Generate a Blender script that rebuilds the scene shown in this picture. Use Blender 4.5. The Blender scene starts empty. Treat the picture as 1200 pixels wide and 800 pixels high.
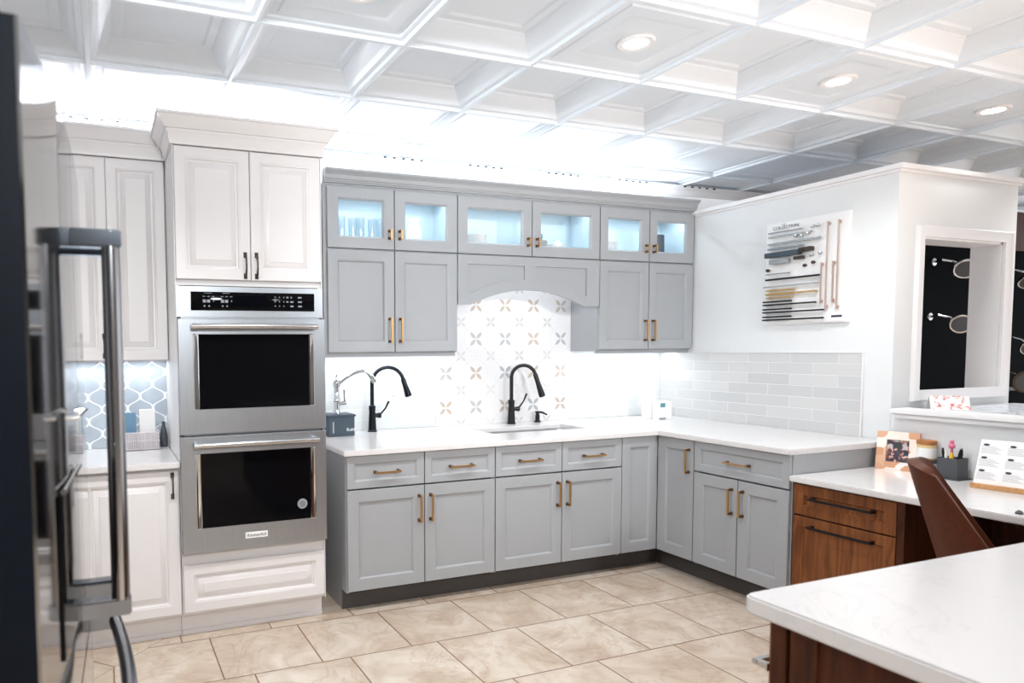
import bpy, bmesh, math, random
from mathutils import Vector, Matrix
random.seed(7)
S = bpy.context.scene
COL = S.collection
PI = math.pi

# ------------------------------------------------------------------ materials
class X:
    """small expression wrapper around shader math nodes"""
    def __init__(s, nt, v): s.nt = nt; s.v = v
    def _m(s, op, b=None, c=None):
        n = s.nt.nodes.new('ShaderNodeMath'); n.operation = op
        for i, q in enumerate((s, b, c)):
            if q is None: continue
            if isinstance(q, X): q = q.v
            if isinstance(q, (int, float)): n.inputs[i].default_value = q
            else: s.nt.links.new(q, n.inputs[i])
        return X(s.nt, n.outputs[0])
    def __add__(s, o): return s._m('ADD', o)
    def __sub__(s, o): return s._m('SUBTRACT', o)
    def __mul__(s, o): return s._m('MULTIPLY', o)
    def __truediv__(s, o): return s._m('DIVIDE', o)
    def floor(s): return s._m('FLOOR')
    def frac(s): return s._m('FRACT')
    def abs(s): return s._m('ABSOLUTE')
    def sin(s): return s._m('SINE')
    def cos(s): return s._m('COSINE')
    def sqrt(s): return s._m('SQRT')
    def min(s, o): return s._m('MINIMUM', o)
    def max(s, o): return s._m('MAXIMUM', o)
    def lt(s, o): return s._m('LESS_THAN', o)
    def edge(s): return (s * -1 + 1).min(s)          # distance of a fraction to its nearest whole
    def step(s, a, b):                               # smooth 0..1 from a to b
        n = s.nt.nodes.new('ShaderNodeMapRange'); n.interpolation_type = 'SMOOTHSTEP'
        s.nt.links.new(s.v, n.inputs[0]); n.inputs[1].default_value = a; n.inputs[2].default_value = b
        return X(s.nt, n.outputs[0])

def rgb(r, g, b):
    f = lambda c: ((c/255+.055)/1.055)**2.4 if c > 10 else c/255/12.92
    return (f(r), f(g), f(b), 1)

def newmat(name):
    m = bpy.data.materials.new(name); m.use_nodes = True
    return m, m.node_tree, m.node_tree.nodes['Principled BSDF']

def xyz(nt, which='Object'):
    tc = nt.nodes.new('ShaderNodeTexCoord'); sp = nt.nodes.new('ShaderNodeSeparateXYZ')
    nt.links.new(tc.outputs[which], sp.inputs[0])
    return tc, X(nt, sp.outputs[0]), X(nt, sp.outputs[1]), X(nt, sp.outputs[2])

def noise(nt, scale, detail=4, rough=.55, dist=0, vec=None, stretch=None):
    n = nt.nodes.new('ShaderNodeTexNoise')
    n.inputs['Scale'].default_value = scale; n.inputs['Detail'].default_value = detail
    n.inputs['Roughness'].default_value = rough; n.inputs['Distortion'].default_value = dist
    if vec is None:
        vec = nt.nodes.new('ShaderNodeTexCoord').outputs['Object']
    if stretch:
        mp = nt.nodes.new('ShaderNodeMapping'); mp.inputs['Scale'].default_value = stretch
        nt.links.new(vec, mp.inputs[0]); vec = mp.outputs[0]
    nt.links.new(vec, n.inputs['Vector'])
    return X(nt, n.outputs['Fac'])

def ramp(nt, fac, stops):
    r = nt.nodes.new('ShaderNodeValToRGB'); e = r.color_ramp.elements
    while len(e) < len(stops): e.new(.5)
    for k, (p, c) in enumerate(stops): e[k].position = p; e[k].color = c
    nt.links.new(fac.v, r.inputs[0]); return r.outputs[0]

def mix(nt, fac, a, b):
    n = nt.nodes.new('ShaderNodeMix'); n.data_type = 'RGBA'
    for q, i in ((fac, 0), (a, 6), (b, 7)):
        if isinstance(q, X): q = q.v
        if isinstance(q, (tuple, float, int)): n.inputs[i].default_value = q
        else: nt.links.new(q, n.inputs[i])
    return n.outputs[2]

def bump(nt, p, h, strength=.3, dist=.002):
    b = nt.nodes.new('ShaderNodeBump'); b.inputs['Strength'].default_value = strength
    b.inputs['Distance'].default_value = dist
    nt.links.new(h.v, b.inputs['Height']); nt.links.new(b.outputs[0], p.inputs['Normal'])

def plain(name, col, rough=.5, metal=0, var=.04, scale=9, spec=.5, coat=0, stretch=None, aniso=0):
    m, nt, p = newmat(name)
    d = tuple(c*(1-var) for c in col[:3])+(1,); u = tuple(min(1, c*(1+var)) for c in col[:3])+(1,)
    n = noise(nt, scale, 3, stretch=stretch)
    nt.links.new(ramp(nt, n, [(.3, d), (.7, u)]), p.inputs['Base Color'])
    p.inputs['Roughness'].default_value = rough; p.inputs['Metallic'].default_value = metal
    p.inputs['Specular IOR Level'].default_value = spec; p.inputs['Coat Weight'].default_value = coat
    if aniso: p.inputs['Anisotropic'].default_value = aniso
    return m

def glow(name, col, strength):
    m, nt, p = newmat(name)
    p.inputs['Base Color'].default_value = col
    p.inputs['Emission Color'].default_value = col; p.inputs['Emission Strength'].default_value = strength
    return m

def thin_glass(name, tint=(1, 1, 1, 1), refl=1.0):
    m, nt, p = newmat(name); nt.nodes.remove(p)
    t = nt.nodes.new('ShaderNodeBsdfTransparent'); t.inputs[0].default_value = tint
    g = nt.nodes.new('ShaderNodeBsdfGlossy'); g.inputs['Roughness'].default_value = .03
    ge = nt.nodes.new('ShaderNodeNewGeometry'); dt = nt.nodes.new('ShaderNodeVectorMath'); dt.operation = 'DOT_PRODUCT'
    nt.links.new(ge.outputs['Incoming'], dt.inputs[0]); nt.links.new(ge.outputs['Normal'], dt.inputs[1])
    k = X(nt, dt.outputs['Value']).abs()*-1+1
    ms = nt.nodes.new('ShaderNodeMixShader')
    nt.links.new(((k*k*k*k*k)*.96*refl+.04*refl).v, ms.inputs[0])
    nt.links.new(t.outputs[0], ms.inputs[1]); nt.links.new(g.outputs[0], ms.inputs[2])
    nt.links.new(ms.outputs[0], nt.nodes['Material Output'].inputs[0])
    return m

def wood(name, a, b, c, rough=.4, axis=(9, 9, .9)):
    m, nt, p = newmat(name)
    n1 = noise(nt, 3.2, 6, .6, 1.4, stretch=axis); n2 = noise(nt, 2.0, 3, .5, .3)
    nt.links.new(mix(nt, n2.step(.35, .7)*.55, ramp(nt, n1, [(.25, a), (.5, b), (.75, c)]), a), p.inputs['Base Color'])
    p.inputs['Roughness'].default_value = rough; p.inputs['Specular IOR Level'].default_value = .25
    bump(nt, p, n1, .08, .001)
    return m

M = {}
M['gray'] = plain('gray_paint', rgb(166, 168, 171), .38, var=.012)
M['graydark'] = plain('gray_paint_side', rgb(160, 161, 165), .5, var=.012)
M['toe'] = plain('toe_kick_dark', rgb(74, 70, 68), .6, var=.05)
M['white'] = plain('cream_paint', rgb(232, 228, 227), .35, var=.008)
M['wallp'] = plain('warm_white_wall', rgb(230, 231, 231), .75, var=.006)
M['taupe'] = plain('taupe_backdrop', rgb(112, 106, 102), .8, var=.02)
M['trimw'] = plain('trim_white', rgb(238, 236, 236), .4, var=.006)
M['ceilw'] = plain('ceiling_tile_white', rgb(228, 235, 242), .35, var=.006)
M['steel'] = plain('brushed_steel', (.42, .445, .475, 1), .36, 1, var=.05, scale=5, stretch=(60, 60, 1.2))
M['steelh'] = plain('brushed_steel_handle', (.55, .54, .53, 1), .22, 1, var=.03)
M['fridge'] = plain('dark_mirror_steel', (.24, .245, .25, 1), .075, 1, var=.02)
M['navy'] = plain('navy_case', rgb(5, 13, 24), .5, var=.1, spec=.12)
M['barsteel'] = plain('dark_bar_steel', (.36, .36, .37, 1), .2, 1, var=.03)
M['darkchrome'] = plain('dark_chrome', (.20, .225, .26, 1), .1, 1, var=.02)
M['chrome'] = plain('chrome', (.62, .64, .66, 1), .06, 1, var=.01)
M['blackg'] = plain('black_glass', (.003, .003, .004, 1), .04, 0, var=.05, spec=.09)
M['black'] = plain('matte_black', rgb(20, 21, 24), .32, .3, var=.06)
M['bronze'] = plain('dark_bronze', rgb(38, 42, 48), .25, .8, var=.06)
M['pewter'] = plain('pewter', rgb(84, 74, 68), .3, .9, var=.1)
M['brass'] = plain('brushed_brass', rgb(208, 166, 114), .3, .85, var=.05)
M['brassd'] = plain('antique_brass_post', rgb(120, 86, 58), .35, .8, var=.05)
M['copper'] = plain('copper', rgb(210, 188, 176), .3, .8, var=.05)
M['gold'] = plain('satin_gold', rgb(205, 170, 110), .3, .8, var=.05)
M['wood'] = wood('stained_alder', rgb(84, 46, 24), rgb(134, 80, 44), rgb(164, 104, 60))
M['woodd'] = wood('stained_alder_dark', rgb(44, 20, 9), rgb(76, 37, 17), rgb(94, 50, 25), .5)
M['lightwood'] = wood('light_wood', rgb(186, 132, 84), rgb(208, 158, 108), rgb(222, 178, 130), axis=(9, 1, 9))
M['leather'] = plain('brown_leather', rgb(84, 40, 20), .5, var=.12, scale=60, spec=.25)
M['paper'] = plain('white_paper', rgb(244, 243, 242), .6, var=.005)
M['ceramic'] = plain('white_ceramic', rgb(244, 244, 244), .15, var=.005)
M['teal'] = plain('teal_ceramic', rgb(96, 150, 160), .25, var=.03)
M['slate'] = plain('slate_blue_gray', rgb(62, 76, 88), .5, var=.04)
M['bluecard'] = plain('dusty_blue_card', rgb(110, 150, 180), .6, var=.02)
M['basketm'] = plain('whitewashed_wicker', rgb(214, 208, 210), .8, var=.12, scale=40, stretch=(1, 1, .15))
M['charcoal'] = plain('charcoal_plastic', rgb(74, 76, 80), .5, var=.04)
M['pink'] = plain('pink_plastic', rgb(226, 120, 150), .5)
M['yellow'] = plain('yellow_plastic', rgb(240, 190, 60), .5)
M['cork'] = plain('cork_lid', rgb(176, 116, 62), .6, var=.12, scale=40)
M['wax'] = plain('candle_wax', rgb(232, 204, 150), .35)
M['labelg'] = plain('gray_label', rgb(150, 156, 160), .6)
M['inkd'] = plain('dark_ink', rgb(60, 62, 70), .7)
M['inkl'] = plain('light_ink', rgb(170, 172, 178), .7)
M['sink'] = plain('sink_steel', (.42, .43, .45, 1), .3, 1, var=.05)
M['glass'] = thin_glass('clear_glass')
M['tumbler'] = thin_glass('tumbler_glass', (.93, .96, .975, 1), 3)
M['cabin'] = plain('cabinet_interior', rgb(208, 224, 232), .45, var=.01)
M['darkwall'] = plain('black_display_panel', rgb(7, 10, 13), .75, var=.1, spec=.03)
M['lens'] = glow('lamp_lens', (1, .97, .93, 1), 14)
M['keys'] = plain('key_print', rgb(150, 156, 166), .5)
M['display'] = plain('display_glass', rgb(8, 9, 16), .06, var=.05, spec=.09)

def quartz():
    m, nt, p = newmat('white_quartz')
    n = noise(nt, 2.2, 8, .62, 1.2); v = (n - .5).abs().step(.012, 0)
    n2 = noise(nt, 14, 4, .6).step(.66, .74)
    base = mix(nt, v*.22, rgb(224, 221, 220), rgb(196, 194, 194))
    nt.links.new(mix(nt, n2*.16, base, rgb(214, 206, 200)), p.inputs['Base Color'])
    p.inputs['Roughness'].default_value = .16
    return m
M['quartz'] = quartz()

def floor_mat():
    m, nt, p = newmat('stone_floor_tile')
    tc, x, y, z = xyz(nt); t = .4496
    r = (y+.465)/t; ri = r.floor(); u = (x+1.954+ri*.133)/t
    e1 = r.frac().edge().min(u.frac().edge())*t
    a = (x-y)/1.4142; b = (x+y)/1.4142
    da = (a+2.213)/t; db = (b+2.447)/t
    e2 = da.frac().edge().min(db.frac().edge())*t
    diag = (x-y).lt(-3.13)
    e = e1*(diag*-1+1)+e2*diag
    wn = nt.nodes.new('ShaderNodeTexWhiteNoise'); cb = nt.nodes.new('ShaderNodeCombineXYZ')
    nt.links.new((u.floor()*(diag*-1+1)+da.floor()*diag).v, cb.inputs[0])
    nt.links.new((ri*(diag*-1+1)+db.floor()*diag).v, cb.inputs[1]); nt.links.new(cb.outputs[0], wn.inputs['Vector'])
    vm = nt.nodes.new('ShaderNodeVectorMath'); vm.operation = 'MULTIPLY_ADD'
    nt.links.new(wn.outputs['Color'], vm.inputs[0]); vm.inputs[1].default_value = (7, 7, 7)
    nt.links.new(tc.outputs['Object'], vm.inputs[2])
    n1 = noise(nt, 3.0, 9, .62, 1.0, vec=vm.outputs[0]); n2 = noise(nt, 11, 6, .65, .6, vec=vm.outputs[0])
    vein = (noise(nt, 2.0, 6, .6, 1.8, vec=vm.outputs[0]) - .5).abs().step(.03, 0)
    c = ramp(nt, n1, [(.28, rgb(180, 157, 136)), (.48, rgb(209, 192, 174)), (.7, rgb(230, 220, 207))])
    c = mix(nt, n2.step(.5, .75)*.35, c, rgb(232, 220, 206))
    c = mix(nt, vein*.28, c, rgb(170, 128, 96))
    c = mix(nt, X(nt, wn.outputs['Value'])*.16, c, rgb(190, 160, 134))
    c = mix(nt, e.step(.0042, .0024), c, rgb(134, 100, 78))
    nt.links.new(c, p.inputs['Base Color']); p.inputs['Roughness'].default_value = .32
    bump(nt, p, e.step(.001, .006)+n2*.15, .35, .0025)
    return m
M['floor'] = floor_mat()

def subway(name, axis, c0, c1, grout, h=.0705, w=.30, z0=.893, rough=.18):
    m, nt, p = newmat(name); tc, x, y, z = xyz(nt)
    s = x if axis == 'x' else y
    r = (z-z0)/h; ri = r.floor(); u = s/w+ri*.5
    e = (r.frac().edge()*h).min(u.frac().edge()*w)
    wn = nt.nodes.new('ShaderNodeTexWhiteNoise'); cb = nt.nodes.new('ShaderNodeCombineXYZ')
    nt.links.new(u.floor().v, cb.inputs[0]); nt.links.new(ri.v, cb.inputs[1]); nt.links.new(cb.outputs[0], wn.inputs['Vector'])
    c = mix(nt, wn.outputs['Value'], c0, c1)
    nt.links.new(mix(nt, e.step(.0022, .0012), c, grout), p.inputs['Base Color'])
    p.inputs['Roughness'].default_value = rough
    bump(nt, p, e.step(.0005, .004), .4, .002)
    return m
M['subway_back'] = subway('gloss_subway_back', 'x', rgb(214, 217, 218), rgb(222, 224, 224), rgb(236, 238, 238))
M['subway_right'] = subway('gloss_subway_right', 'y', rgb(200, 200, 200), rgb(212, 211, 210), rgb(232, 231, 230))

def flower_tile():
    m, nt, p = newmat('flower_tile'); tc, x, y, z = xyz(nt)
    px, pz = .236, .236
    def flower(ox, oz, L, wid):
        u0 = (x-ox)/px; v0 = (z-oz)/pz
        u = (u0+.5).frac()-.5; v = (v0+.5).frac()-.5
        a = (u+v).abs()*.7071; b = (u-v).abs()*.7071
        pa = ((a-L*.55)/(L*.48)); pb = ((b-L*.55)/(L*.48))
        f1 = (pa*pa*-1+1).max(0)*wid - b; f2 = (pb*pb*-1+1).max(0)*wid - a
        r = (u*u+v*v).sqrt()
        return f1.max(f2).step(-.006, .008), r, (u0+.5).floor(), (v0+.5).floor()
    fA, rA, iu, iv = flower(-.877, 1.488, .265, .052)
    fB, rB, ju, jv = flower(-.759, 1.606, .2, .04)
    def rnd(a, b, k):
        wn = nt.nodes.new('ShaderNodeTexWhiteNoise'); cb = nt.nodes.new('ShaderNodeCombineXYZ')
        nt.links.new(a.v, cb.inputs[0]); nt.links.new(b.v, cb.inputs[1]); cb.inputs[2].default_value = k
        nt.links.new(cb.outputs[0], wn.inputs['Vector']); return X(nt, wn.outputs['Value'])
    colA = ramp(nt, rnd(iu, iv, 1), [(0, rgb(182, 162, 142)), (.45, rgb(196, 174, 152)), (.7, rgb(176, 176, 178)), (1, rgb(160, 164, 170))])
    ring = (rA-.40).abs().step(.03, .004)
    base = mix(nt, noise(nt, 8, 5)*.5, rgb(226, 224, 224), rgb(238, 236, 236))
    base = mix(nt, ring*.2, base, rgb(206, 208, 212))
    c = mix(nt, fB*(rnd(ju, jv, 2)*.5+.25), base, rgb(196, 190, 188))
    c = mix(nt, fA*.8, c, colA)
    g = ((x+.877+.118)/px).frac().edge()*px
    g = g.min(((z-1.488+.118)/pz).frac().edge()*pz)
    c = mix(nt, g.step(.002, .001)*.5, c, rgb(214, 214, 216))
    nt.links.new(c, p.inputs['Base Color']); p.inputs['Roughness'].default_value = .25
    return m
M['flower'] = flower_tile()

def arabesque():
    m, nt, p = newmat('arabesque_tile'); tc, x, y, z = xyz(nt); P = .135; H = .134
    # lantern lattice: two mirrored S-curves that touch
    ph = (z-1.3095)*(2*PI/H); cz = ph.cos()-(ph*3).cos()*.07
    d1 = (((x+3.1535-cz*(P/3.78))/P+.5).frac()-.5).abs()*P
    d2 = (((x+3.1535-P/2+cz*(P/3.78))/P+.5).frac()-.5).abs()*P
    g = d1.min(d2).step(.0075, .0048)
    cell = noise(nt, 6, 2)
    c = ramp(nt, cell, [(.35, rgb(172, 180, 190)), (.65, rgb(188, 197, 206))])
    nt.links.new(mix(nt, g, c, rgb(240, 242, 244)), p.inputs['Base Color'])
    p.inputs['Roughness'].default_value = .2
    bump(nt, p, g*-1, .3, .002)
    return m
M['arabesque'] = arabesque()

def blotch(name, stops, scale=18, rough=.5, detail=3):
    m, nt, p = newmat(name)
    nt.links.new(ramp(nt, noise(nt, scale, detail, .6, .4), stops), p.inputs['Base Color'])
    p.inputs['Roughness'].default_value = rough
    return m
M['snapshot'] = blotch('family_snapshot', [(.34, rgb(34, 36, 48)), (.46, rgb(58, 60, 76)), (.5, rgb(180, 96, 76)), (.56, rgb(226, 214, 208)), (.7, rgb(150, 180, 196))], 26)
M['roses'] = blotch('flower_print', [(.44, rgb(246, 244, 242)), (.55, rgb(246, 240, 238)), (.6, rgb(228, 160, 156)), (.68, rgb(206, 96, 100)), (.74, rgb(226, 190, 120))], 34)
def mosaic():
    m, nt, p = newmat('rose_gold_mosaic')
    v = nt.nodes.new('ShaderNodeTexVoronoi'); v.inputs['Scale'].default_value = 19; v.distance = 'CHEBYCHEV'
    nt.links.new(nt.nodes.new('ShaderNodeTexCoord').outputs['Object'], v.inputs['Vector'])
    sp = nt.nodes.new('ShaderNodeSeparateColor'); nt.links.new(v.outputs['Color'], sp.inputs[0])
    nt.links.new(ramp(nt, X(nt, sp.outputs[0]), [(.3, rgb(214, 158, 122)), (.5, rgb(228, 186, 156)), (.55, rgb(250, 240, 232)), (.9, rgb(246, 226, 212))]), p.inputs['Base Color'])
    p.inputs['Roughness'].default_value = .25; p.inputs['Metallic'].default_value = .2
    return m
M['mosaic'] = mosaic()
M['marble'] = blotch('gray_veined_marble', [(.4, rgb(196, 202, 210)), (.55, rgb(226, 230, 234)), (.7, rgb(182, 190, 200))], 12, .25, 6)

# ------------------------------------------------------------------ geometry
class B:
    def __init__(s): s.bm = bmesh.new(); s.done = 0
    def mark(s, i):
        """give material slot i to every face added since the last mark"""
        s.bm.faces.ensure_lookup_table()
        for f in s.bm.faces[s.done:]: f.material_index = i
        s.done = len(s.bm.faces); return s
    def face(s, pts):
        vs = [s.bm.verts.new(p) for p in pts]
        return s.bm.faces.new(vs)
    def box(s, x0, x1, y0, y1, z0, z1):
        v = [s.bm.verts.new((x, y, z)) for x in (x0, x1) for y in (y0, y1) for z in (z0, z1)]
        for q in ((0, 1, 3, 2), (4, 6, 7, 5), (0, 4, 5, 1), (2, 3, 7, 6), (0, 2, 6, 4), (1, 5, 7, 3)):
            s.bm.faces.new([v[i] for i in q])
        return s
    def loops(s, L, cap0=True, cap1=True, ring=False):
        R = [[s.bm.verts.new(p) for p in l] for l in L]
        n = len(R[0])
        for a, b in zip(R, R[1:]+([R[0]] if ring else [])):
            for i in range(n):
                s.bm.faces.new((a[i], a[(i+1) % n], b[(i+1) % n], b[i]))
        if not ring:
            if cap0: s.bm.faces.new(R[0][::-1])
            if cap1: s.bm.faces.new(R[-1])
        return s
    def panel(s, x0, x1, z0, z1, prof, y=0, ring=False):
        """front panel facing -y; prof = [(inset, depth), ...] from the back edge inwards"""
        return s.loops([[(x0+i, y+d, z0+i), (x1-i, y+d, z0+i), (x1-i, y+d, z1-i), (x0+i, y+d, z1-i)] for i, d in prof], ring=ring)
    def tube(s, pts, r, seg=12, closed=False):
        pts = [Vector(p) for p in pts]; n = len(pts)
        rs = r if isinstance(r, (list, tuple)) else [r]*n
        L = []; up = None
        for i, p in enumerate(pts):
            t = ((pts[min(i+1, n-1)]-p).normalized()+(p-pts[max(i-1, 0)]).normalized()).normalized()
            if up is None:
                up = Vector((0, 0, 1)) if abs(t.z) < .9 else Vector((1, 0, 0))
            a = t.cross(up).normalized(); b = a.cross(t).normalized(); up = b
            L.append([p+(a*math.cos(k*2*PI/seg)+b*math.sin(k*2*PI/seg))*rs[i] for k in range(seg)])
        return s.loops(L)
    def cyl(s, p0, p1, r0, r1=None, seg=20): return s.tube([p0, p1], [r0, r0 if r1 is None else r1], seg)
    def lathe(s, prof, c=(0, 0, 0), seg=24, axis='z', ring=False):
        L = []
        for r, h in prof:
            l = []
            for k in range(seg):
                a, b = max(r, 1e-4)*math.cos(k*2*PI/seg), max(r, 1e-4)*math.sin(k*2*PI/seg)
                l.append({'z': (c[0]+a, c[1]+b, c[2]+h), 'y': (c[0]+a, c[1]+h, c[2]+b), 'x': (c[0]+h, c[1]+a, c[2]+b)}[axis])
            L.append(l)
        return s.loops(L, ring=ring)
    def prism(s, poly, a, b, plane='xz'):
        f = {'xz': lambda u, v, w: (u, w, v), 'yz': lambda u, v, w: (w, u, v), 'xy': lambda u, v, w: (u, v, w)}[plane]
        return s.loops([[f(u, v, a) for u, v in poly], [f(u, v, b) for u, v in poly]])
    def slab(s, xs, ys, inside, z0, z1):
        """horizontal slab made of the grid cells for which inside(cx, cy)"""
        on = {(i, j) for i in range(len(xs)-1) for j in range(len(ys)-1) if inside((xs[i]+xs[i+1])/2, (ys[j]+ys[j+1])/2)}
        V = {}
        def v(i, j, k):
            if (i, j, k) not in V: V[i, j, k] = s.bm.verts.new((xs[i], ys[j], (z0, z1)[k]))
            return V[i, j, k]
        for i, j in on:
            s.bm.faces.new((v(i, j, 1), v(i+1, j, 1), v(i+1, j+1, 1), v(i, j+1, 1)))
            s.bm.faces.new((v(i, j, 0), v(i, j+1, 0), v(i+1, j+1, 0), v(i+1, j, 0)))
            for di, dj, a, b in ((-1, 0, (0, 0), (0, 1)), (1, 0, (1, 0), (1, 1)), (0, -1, (0, 0), (1, 0)), (0, 1, (0, 1), (1, 1))):
                if (i+di, j+dj) not in on:
                    p, q = (i+a[0], j+a[1]), (i+b[0], j+b[1])
                    s.bm.faces.new((v(*p, 0), v(*q, 0), v(*q, 1), v(*p, 1)))
        return s
    def xf(s, mat):
        bmesh.ops.transform(s.bm, matrix=mat, verts=s.bm.verts); return s
    def build(s, name, mat, parent=None, base=(0, 0, 0), bev=0, smooth=True, seg=2):
        bm = s.bm
        bmesh.ops.recalc_face_normals(bm, faces=bm.faces)
        if bev:
            es = [e for e in bm.edges if len(e.link_faces) == 2 and e.calc_face_angle(0) > .6]
            bmesh.ops.bevel(bm, geom=es, offset=bev, segments=seg, affect='EDGES', clamp_overlap=True)
        if any(base): bmesh.ops.translate(bm, verts=bm.verts, vec=-Vector(base))
        me = bpy.data.meshes.new(name); bm.to_mesh(me); bm.free()
        if smooth:
            for f in me.polygons: f.use_smooth = True
            me.set_sharp_from_angle(angle=math.radians(32))
        o = bpy.data.objects.new(name, me); COL.objects.link(o)
        for q in (mat if isinstance(mat, (list, tuple)) else [mat]): me.materials.append(M[q])
        if parent is not None: o.parent = parent
        return o

def tag(o, label=None, cat=None, group=None, kind=None):
    for k, v in (('label', label), ('category', cat), ('group', group), ('kind', kind)):
        if v: o[k] = v
    return o

class T:
    """a thing: an Empty at its base; parts are given in scene coordinates (rot = 0) or in its own (local=True)"""
    def __init__(s, name, label, cat, loc, rot=0, group=None, local=False):
        s.o = bpy.data.objects.new(name, None); COL.objects.link(s.o)
        s.o.location = loc; s.o.rotation_euler = (0, 0, rot); s.o.empty_display_size = .05
        s.base = (0, 0, 0) if (rot or local) else tuple(loc); tag(s.o, label, cat, group)
    def part(s, name, b, mat, parent=None, **k):
        o = b.build(name, mat, parent or s.o, base=s.base, **k); return o

def solo(name, label, cat, b, mat, loc, group=None, **k):
    o = b.build(name, mat, None, base=loc, **k); o.location = loc
    return tag(o, label, cat, group)

def struct(name, b, mat, **k):
    o = b.build(name, mat, **k); o['kind'] = 'structure'; return o

def text(body, size, mat, parent, loc, rot, ext=.0006, name='lettering', align='CENTER', width=1):
    cu = bpy.data.curves.new(name, 'FONT'); cu.body = body; cu.size = size; cu.extrude = ext
    cu.align_x = align; cu.align_y = 'CENTER'; cu.resolution_u = 3
    t = bpy.data.objects.new(name+'_curve', cu); COL.objects.link(t)
    me = bpy.data.meshes.new_from_object(t.evaluated_get(bpy.context.evaluated_depsgraph_get()))
    bpy.data.objects.remove(t)
    o = bpy.data.objects.new(name, me); COL.objects.link(o); me.materials.append(M[mat])
    o.location = loc; o.rotation_euler = rot; o.scale = (width, 1, 1); o.parent = parent
    return o

SHAKER = [(0, .02), (0, .0015), (.0015, 0), (.062, 0), (.064, .001), (.071, .009), (.072, .013)]
SHAKER_D = [(0, .02), (0, .0015), (.0015, 0), (.038, 0), (.040, .001), (.047, .009), (.048, .013)]
RAISED = [(0, .021), (0, .003), (.003, 0), (.048, 0), (.050, .002), (.056, .0035), (.060, .012), (.068, .013), (.070, .011), (.094, .003), (.096, .0005)]
GLAZED = [(0, .02), (0, .0015), (.0015, 0), (.064, 0), (.066, .002), (.074, .012), (.074, .02)]
G = .0030                                           # half gap between fronts

def bar_pull(b, cx, cz, ln, vert, y=0, t=.0052, out=.032):
    h = ln/2
    if vert: b.box(cx-t, cx+t, y-out-t, y-out+t, cz-h, cz+h)
    else: b.box(cx-h, cx+h, y-out-t, y-out+t, cz-t, cz+t)
    return b
def pull_posts(b, cx, cz, ln, vert, y=0, out=.032):
    for s in (-1, 1):
        d = s*(ln/2-.007)
        c = (cx, cz+d) if vert else (cx+d, cz)
        b.loops([[(c[0]+i*k, yy, c[1]+j*k) for i, j in ((-1, -1), (1, -1), (1, 1), (-1, 1))] for yy, k in ((y, .0085), (y-.006, .0065), (y-out-.001, .0055))])
    return b
def add_pull(th, front, cx, cz, ln, vert, mats=('brass', 'brassd')):
    b = bar_pull(B(), cx, cz, ln, vert).mark(0); pull_posts(b, cx, cz, ln, vert).mark(1)
    return th.part('handle', b, mats, front)

def fancy_pull(th, front, cx, cz, y=0):
    """arched pewter pull with flared feet"""
    pts = []; rs = []
    for k in range(13):
        a = k/12; zz = cz-.052+.104*a; o = .008+.024*math.sin(PI*a)**.6
        pts.append((cx, y-o, zz)); rs.append(.0058-.0016*math.sin(PI*a))
    f = B().tube(pts, rs, 10)
    for s in (-1, 1): f.loops([[(cx+i*w, y-d, cz+s*.052+j*w*1.5) for i, j in ((-1, -1), (1, -1), (1, 1), (-1, 1))] for d, w in ((0, .009), (.004, .0085), (.010, .005))])
    th.part('handle', f, 'pewter', front)

# ------------------------------------------------------------------ setting
CZ = 2.672
struct('floor', B().box(-6.5, 6.5, -8, 4, -.05, 0), 'floor')

def ceiling():
    b = B(); c = .6096; x0 = -2.114; y0 = -.1453
    DEEP = [(0, 0), (.010, 0), (.012, .006), (.022, .006), (.034, .010), (.044, .026), (.052, .030), (.084, .070), (.092, .074), (.096, .082), (.13, .082), (.14, .090), (.16, .090)]
    FLAT = [(0, 0), (.010, 0), (.012, .006), (.020, .006), (.030, .010), (.034, .018), (.060, .018), (.066, .012), (.12, .012), (.13, .018), (.15, .018)]
    lamps = []
    for i in range(-7, 13):
        for j in range(-2, 12):
            xa = x0+i*c; yb = y0-j*c; ya = yb-c; xb = xa+c
            if ya >= .79 or (j == -2 and False): continue
            lamp = j == 1 and i % 2 == 1 or (j > 5 and (i+j) % 4 == 0)
            prof = FLAT if (lamp or j < 0) else DEEP
            if j == -2: yb = min(yb, .785)
            b.loops([[(xa+t, ya+t, CZ+h), (xb-t, ya+t, CZ+h), (xb-t, max(yb-t, ya+t+.01), CZ+h), (xa+t, max(yb-t, ya+t+.01), CZ+h)] for t, h in prof], cap0=False)
            if lamp: lamps.append(((xa+xb)/2, (ya+yb)/2))
    g = .0075
    xs0, xs1, ys0, ys1 = x0-7*c, x0+13*c, y0-12*c, .785
    for i in range(-7, 14): b.box(x0+i*c-g, x0+i*c+g, ys0, ys1, CZ-.008, CZ+.004)
    for j in range(-1, 13): b.box(xs0, xs1, y0-j*c-g, y0-j*c+g, CZ-.0085, CZ+.0035)
    b.box(xs0, xs1, ys0, ys1, CZ+.12, CZ+.16)
    struct('ceiling', b, 'ceilw')
    return lamps
LAMPS = ceiling()

# back wall: a shallower piece behind the cream cabinets, a deeper one behind the grey ones
struct('wall_back', B().box(-2.235, .93, .78, .93, 0, CZ+.1), 'wallp')
struct('wall_back_left', B().box(-6.5, -2.235, .62, .93, 0, CZ+.1), 'wallp')
struct('wall_left', B().box(-4.45, -4.32, -8, .62, 0, CZ+.1), 'wallp')
struct('dark_backdrop', B().box(-4.45, 3.2, -7.4, -7.3, 0, CZ+.1), 'taupe')  # added unseen wall, darkens what the metal reflects from behind the camera
struct('wall_far', B().box(.93, 6.5, 1.3, 1.4, 0, CZ+.1), 'wallp')

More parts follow.
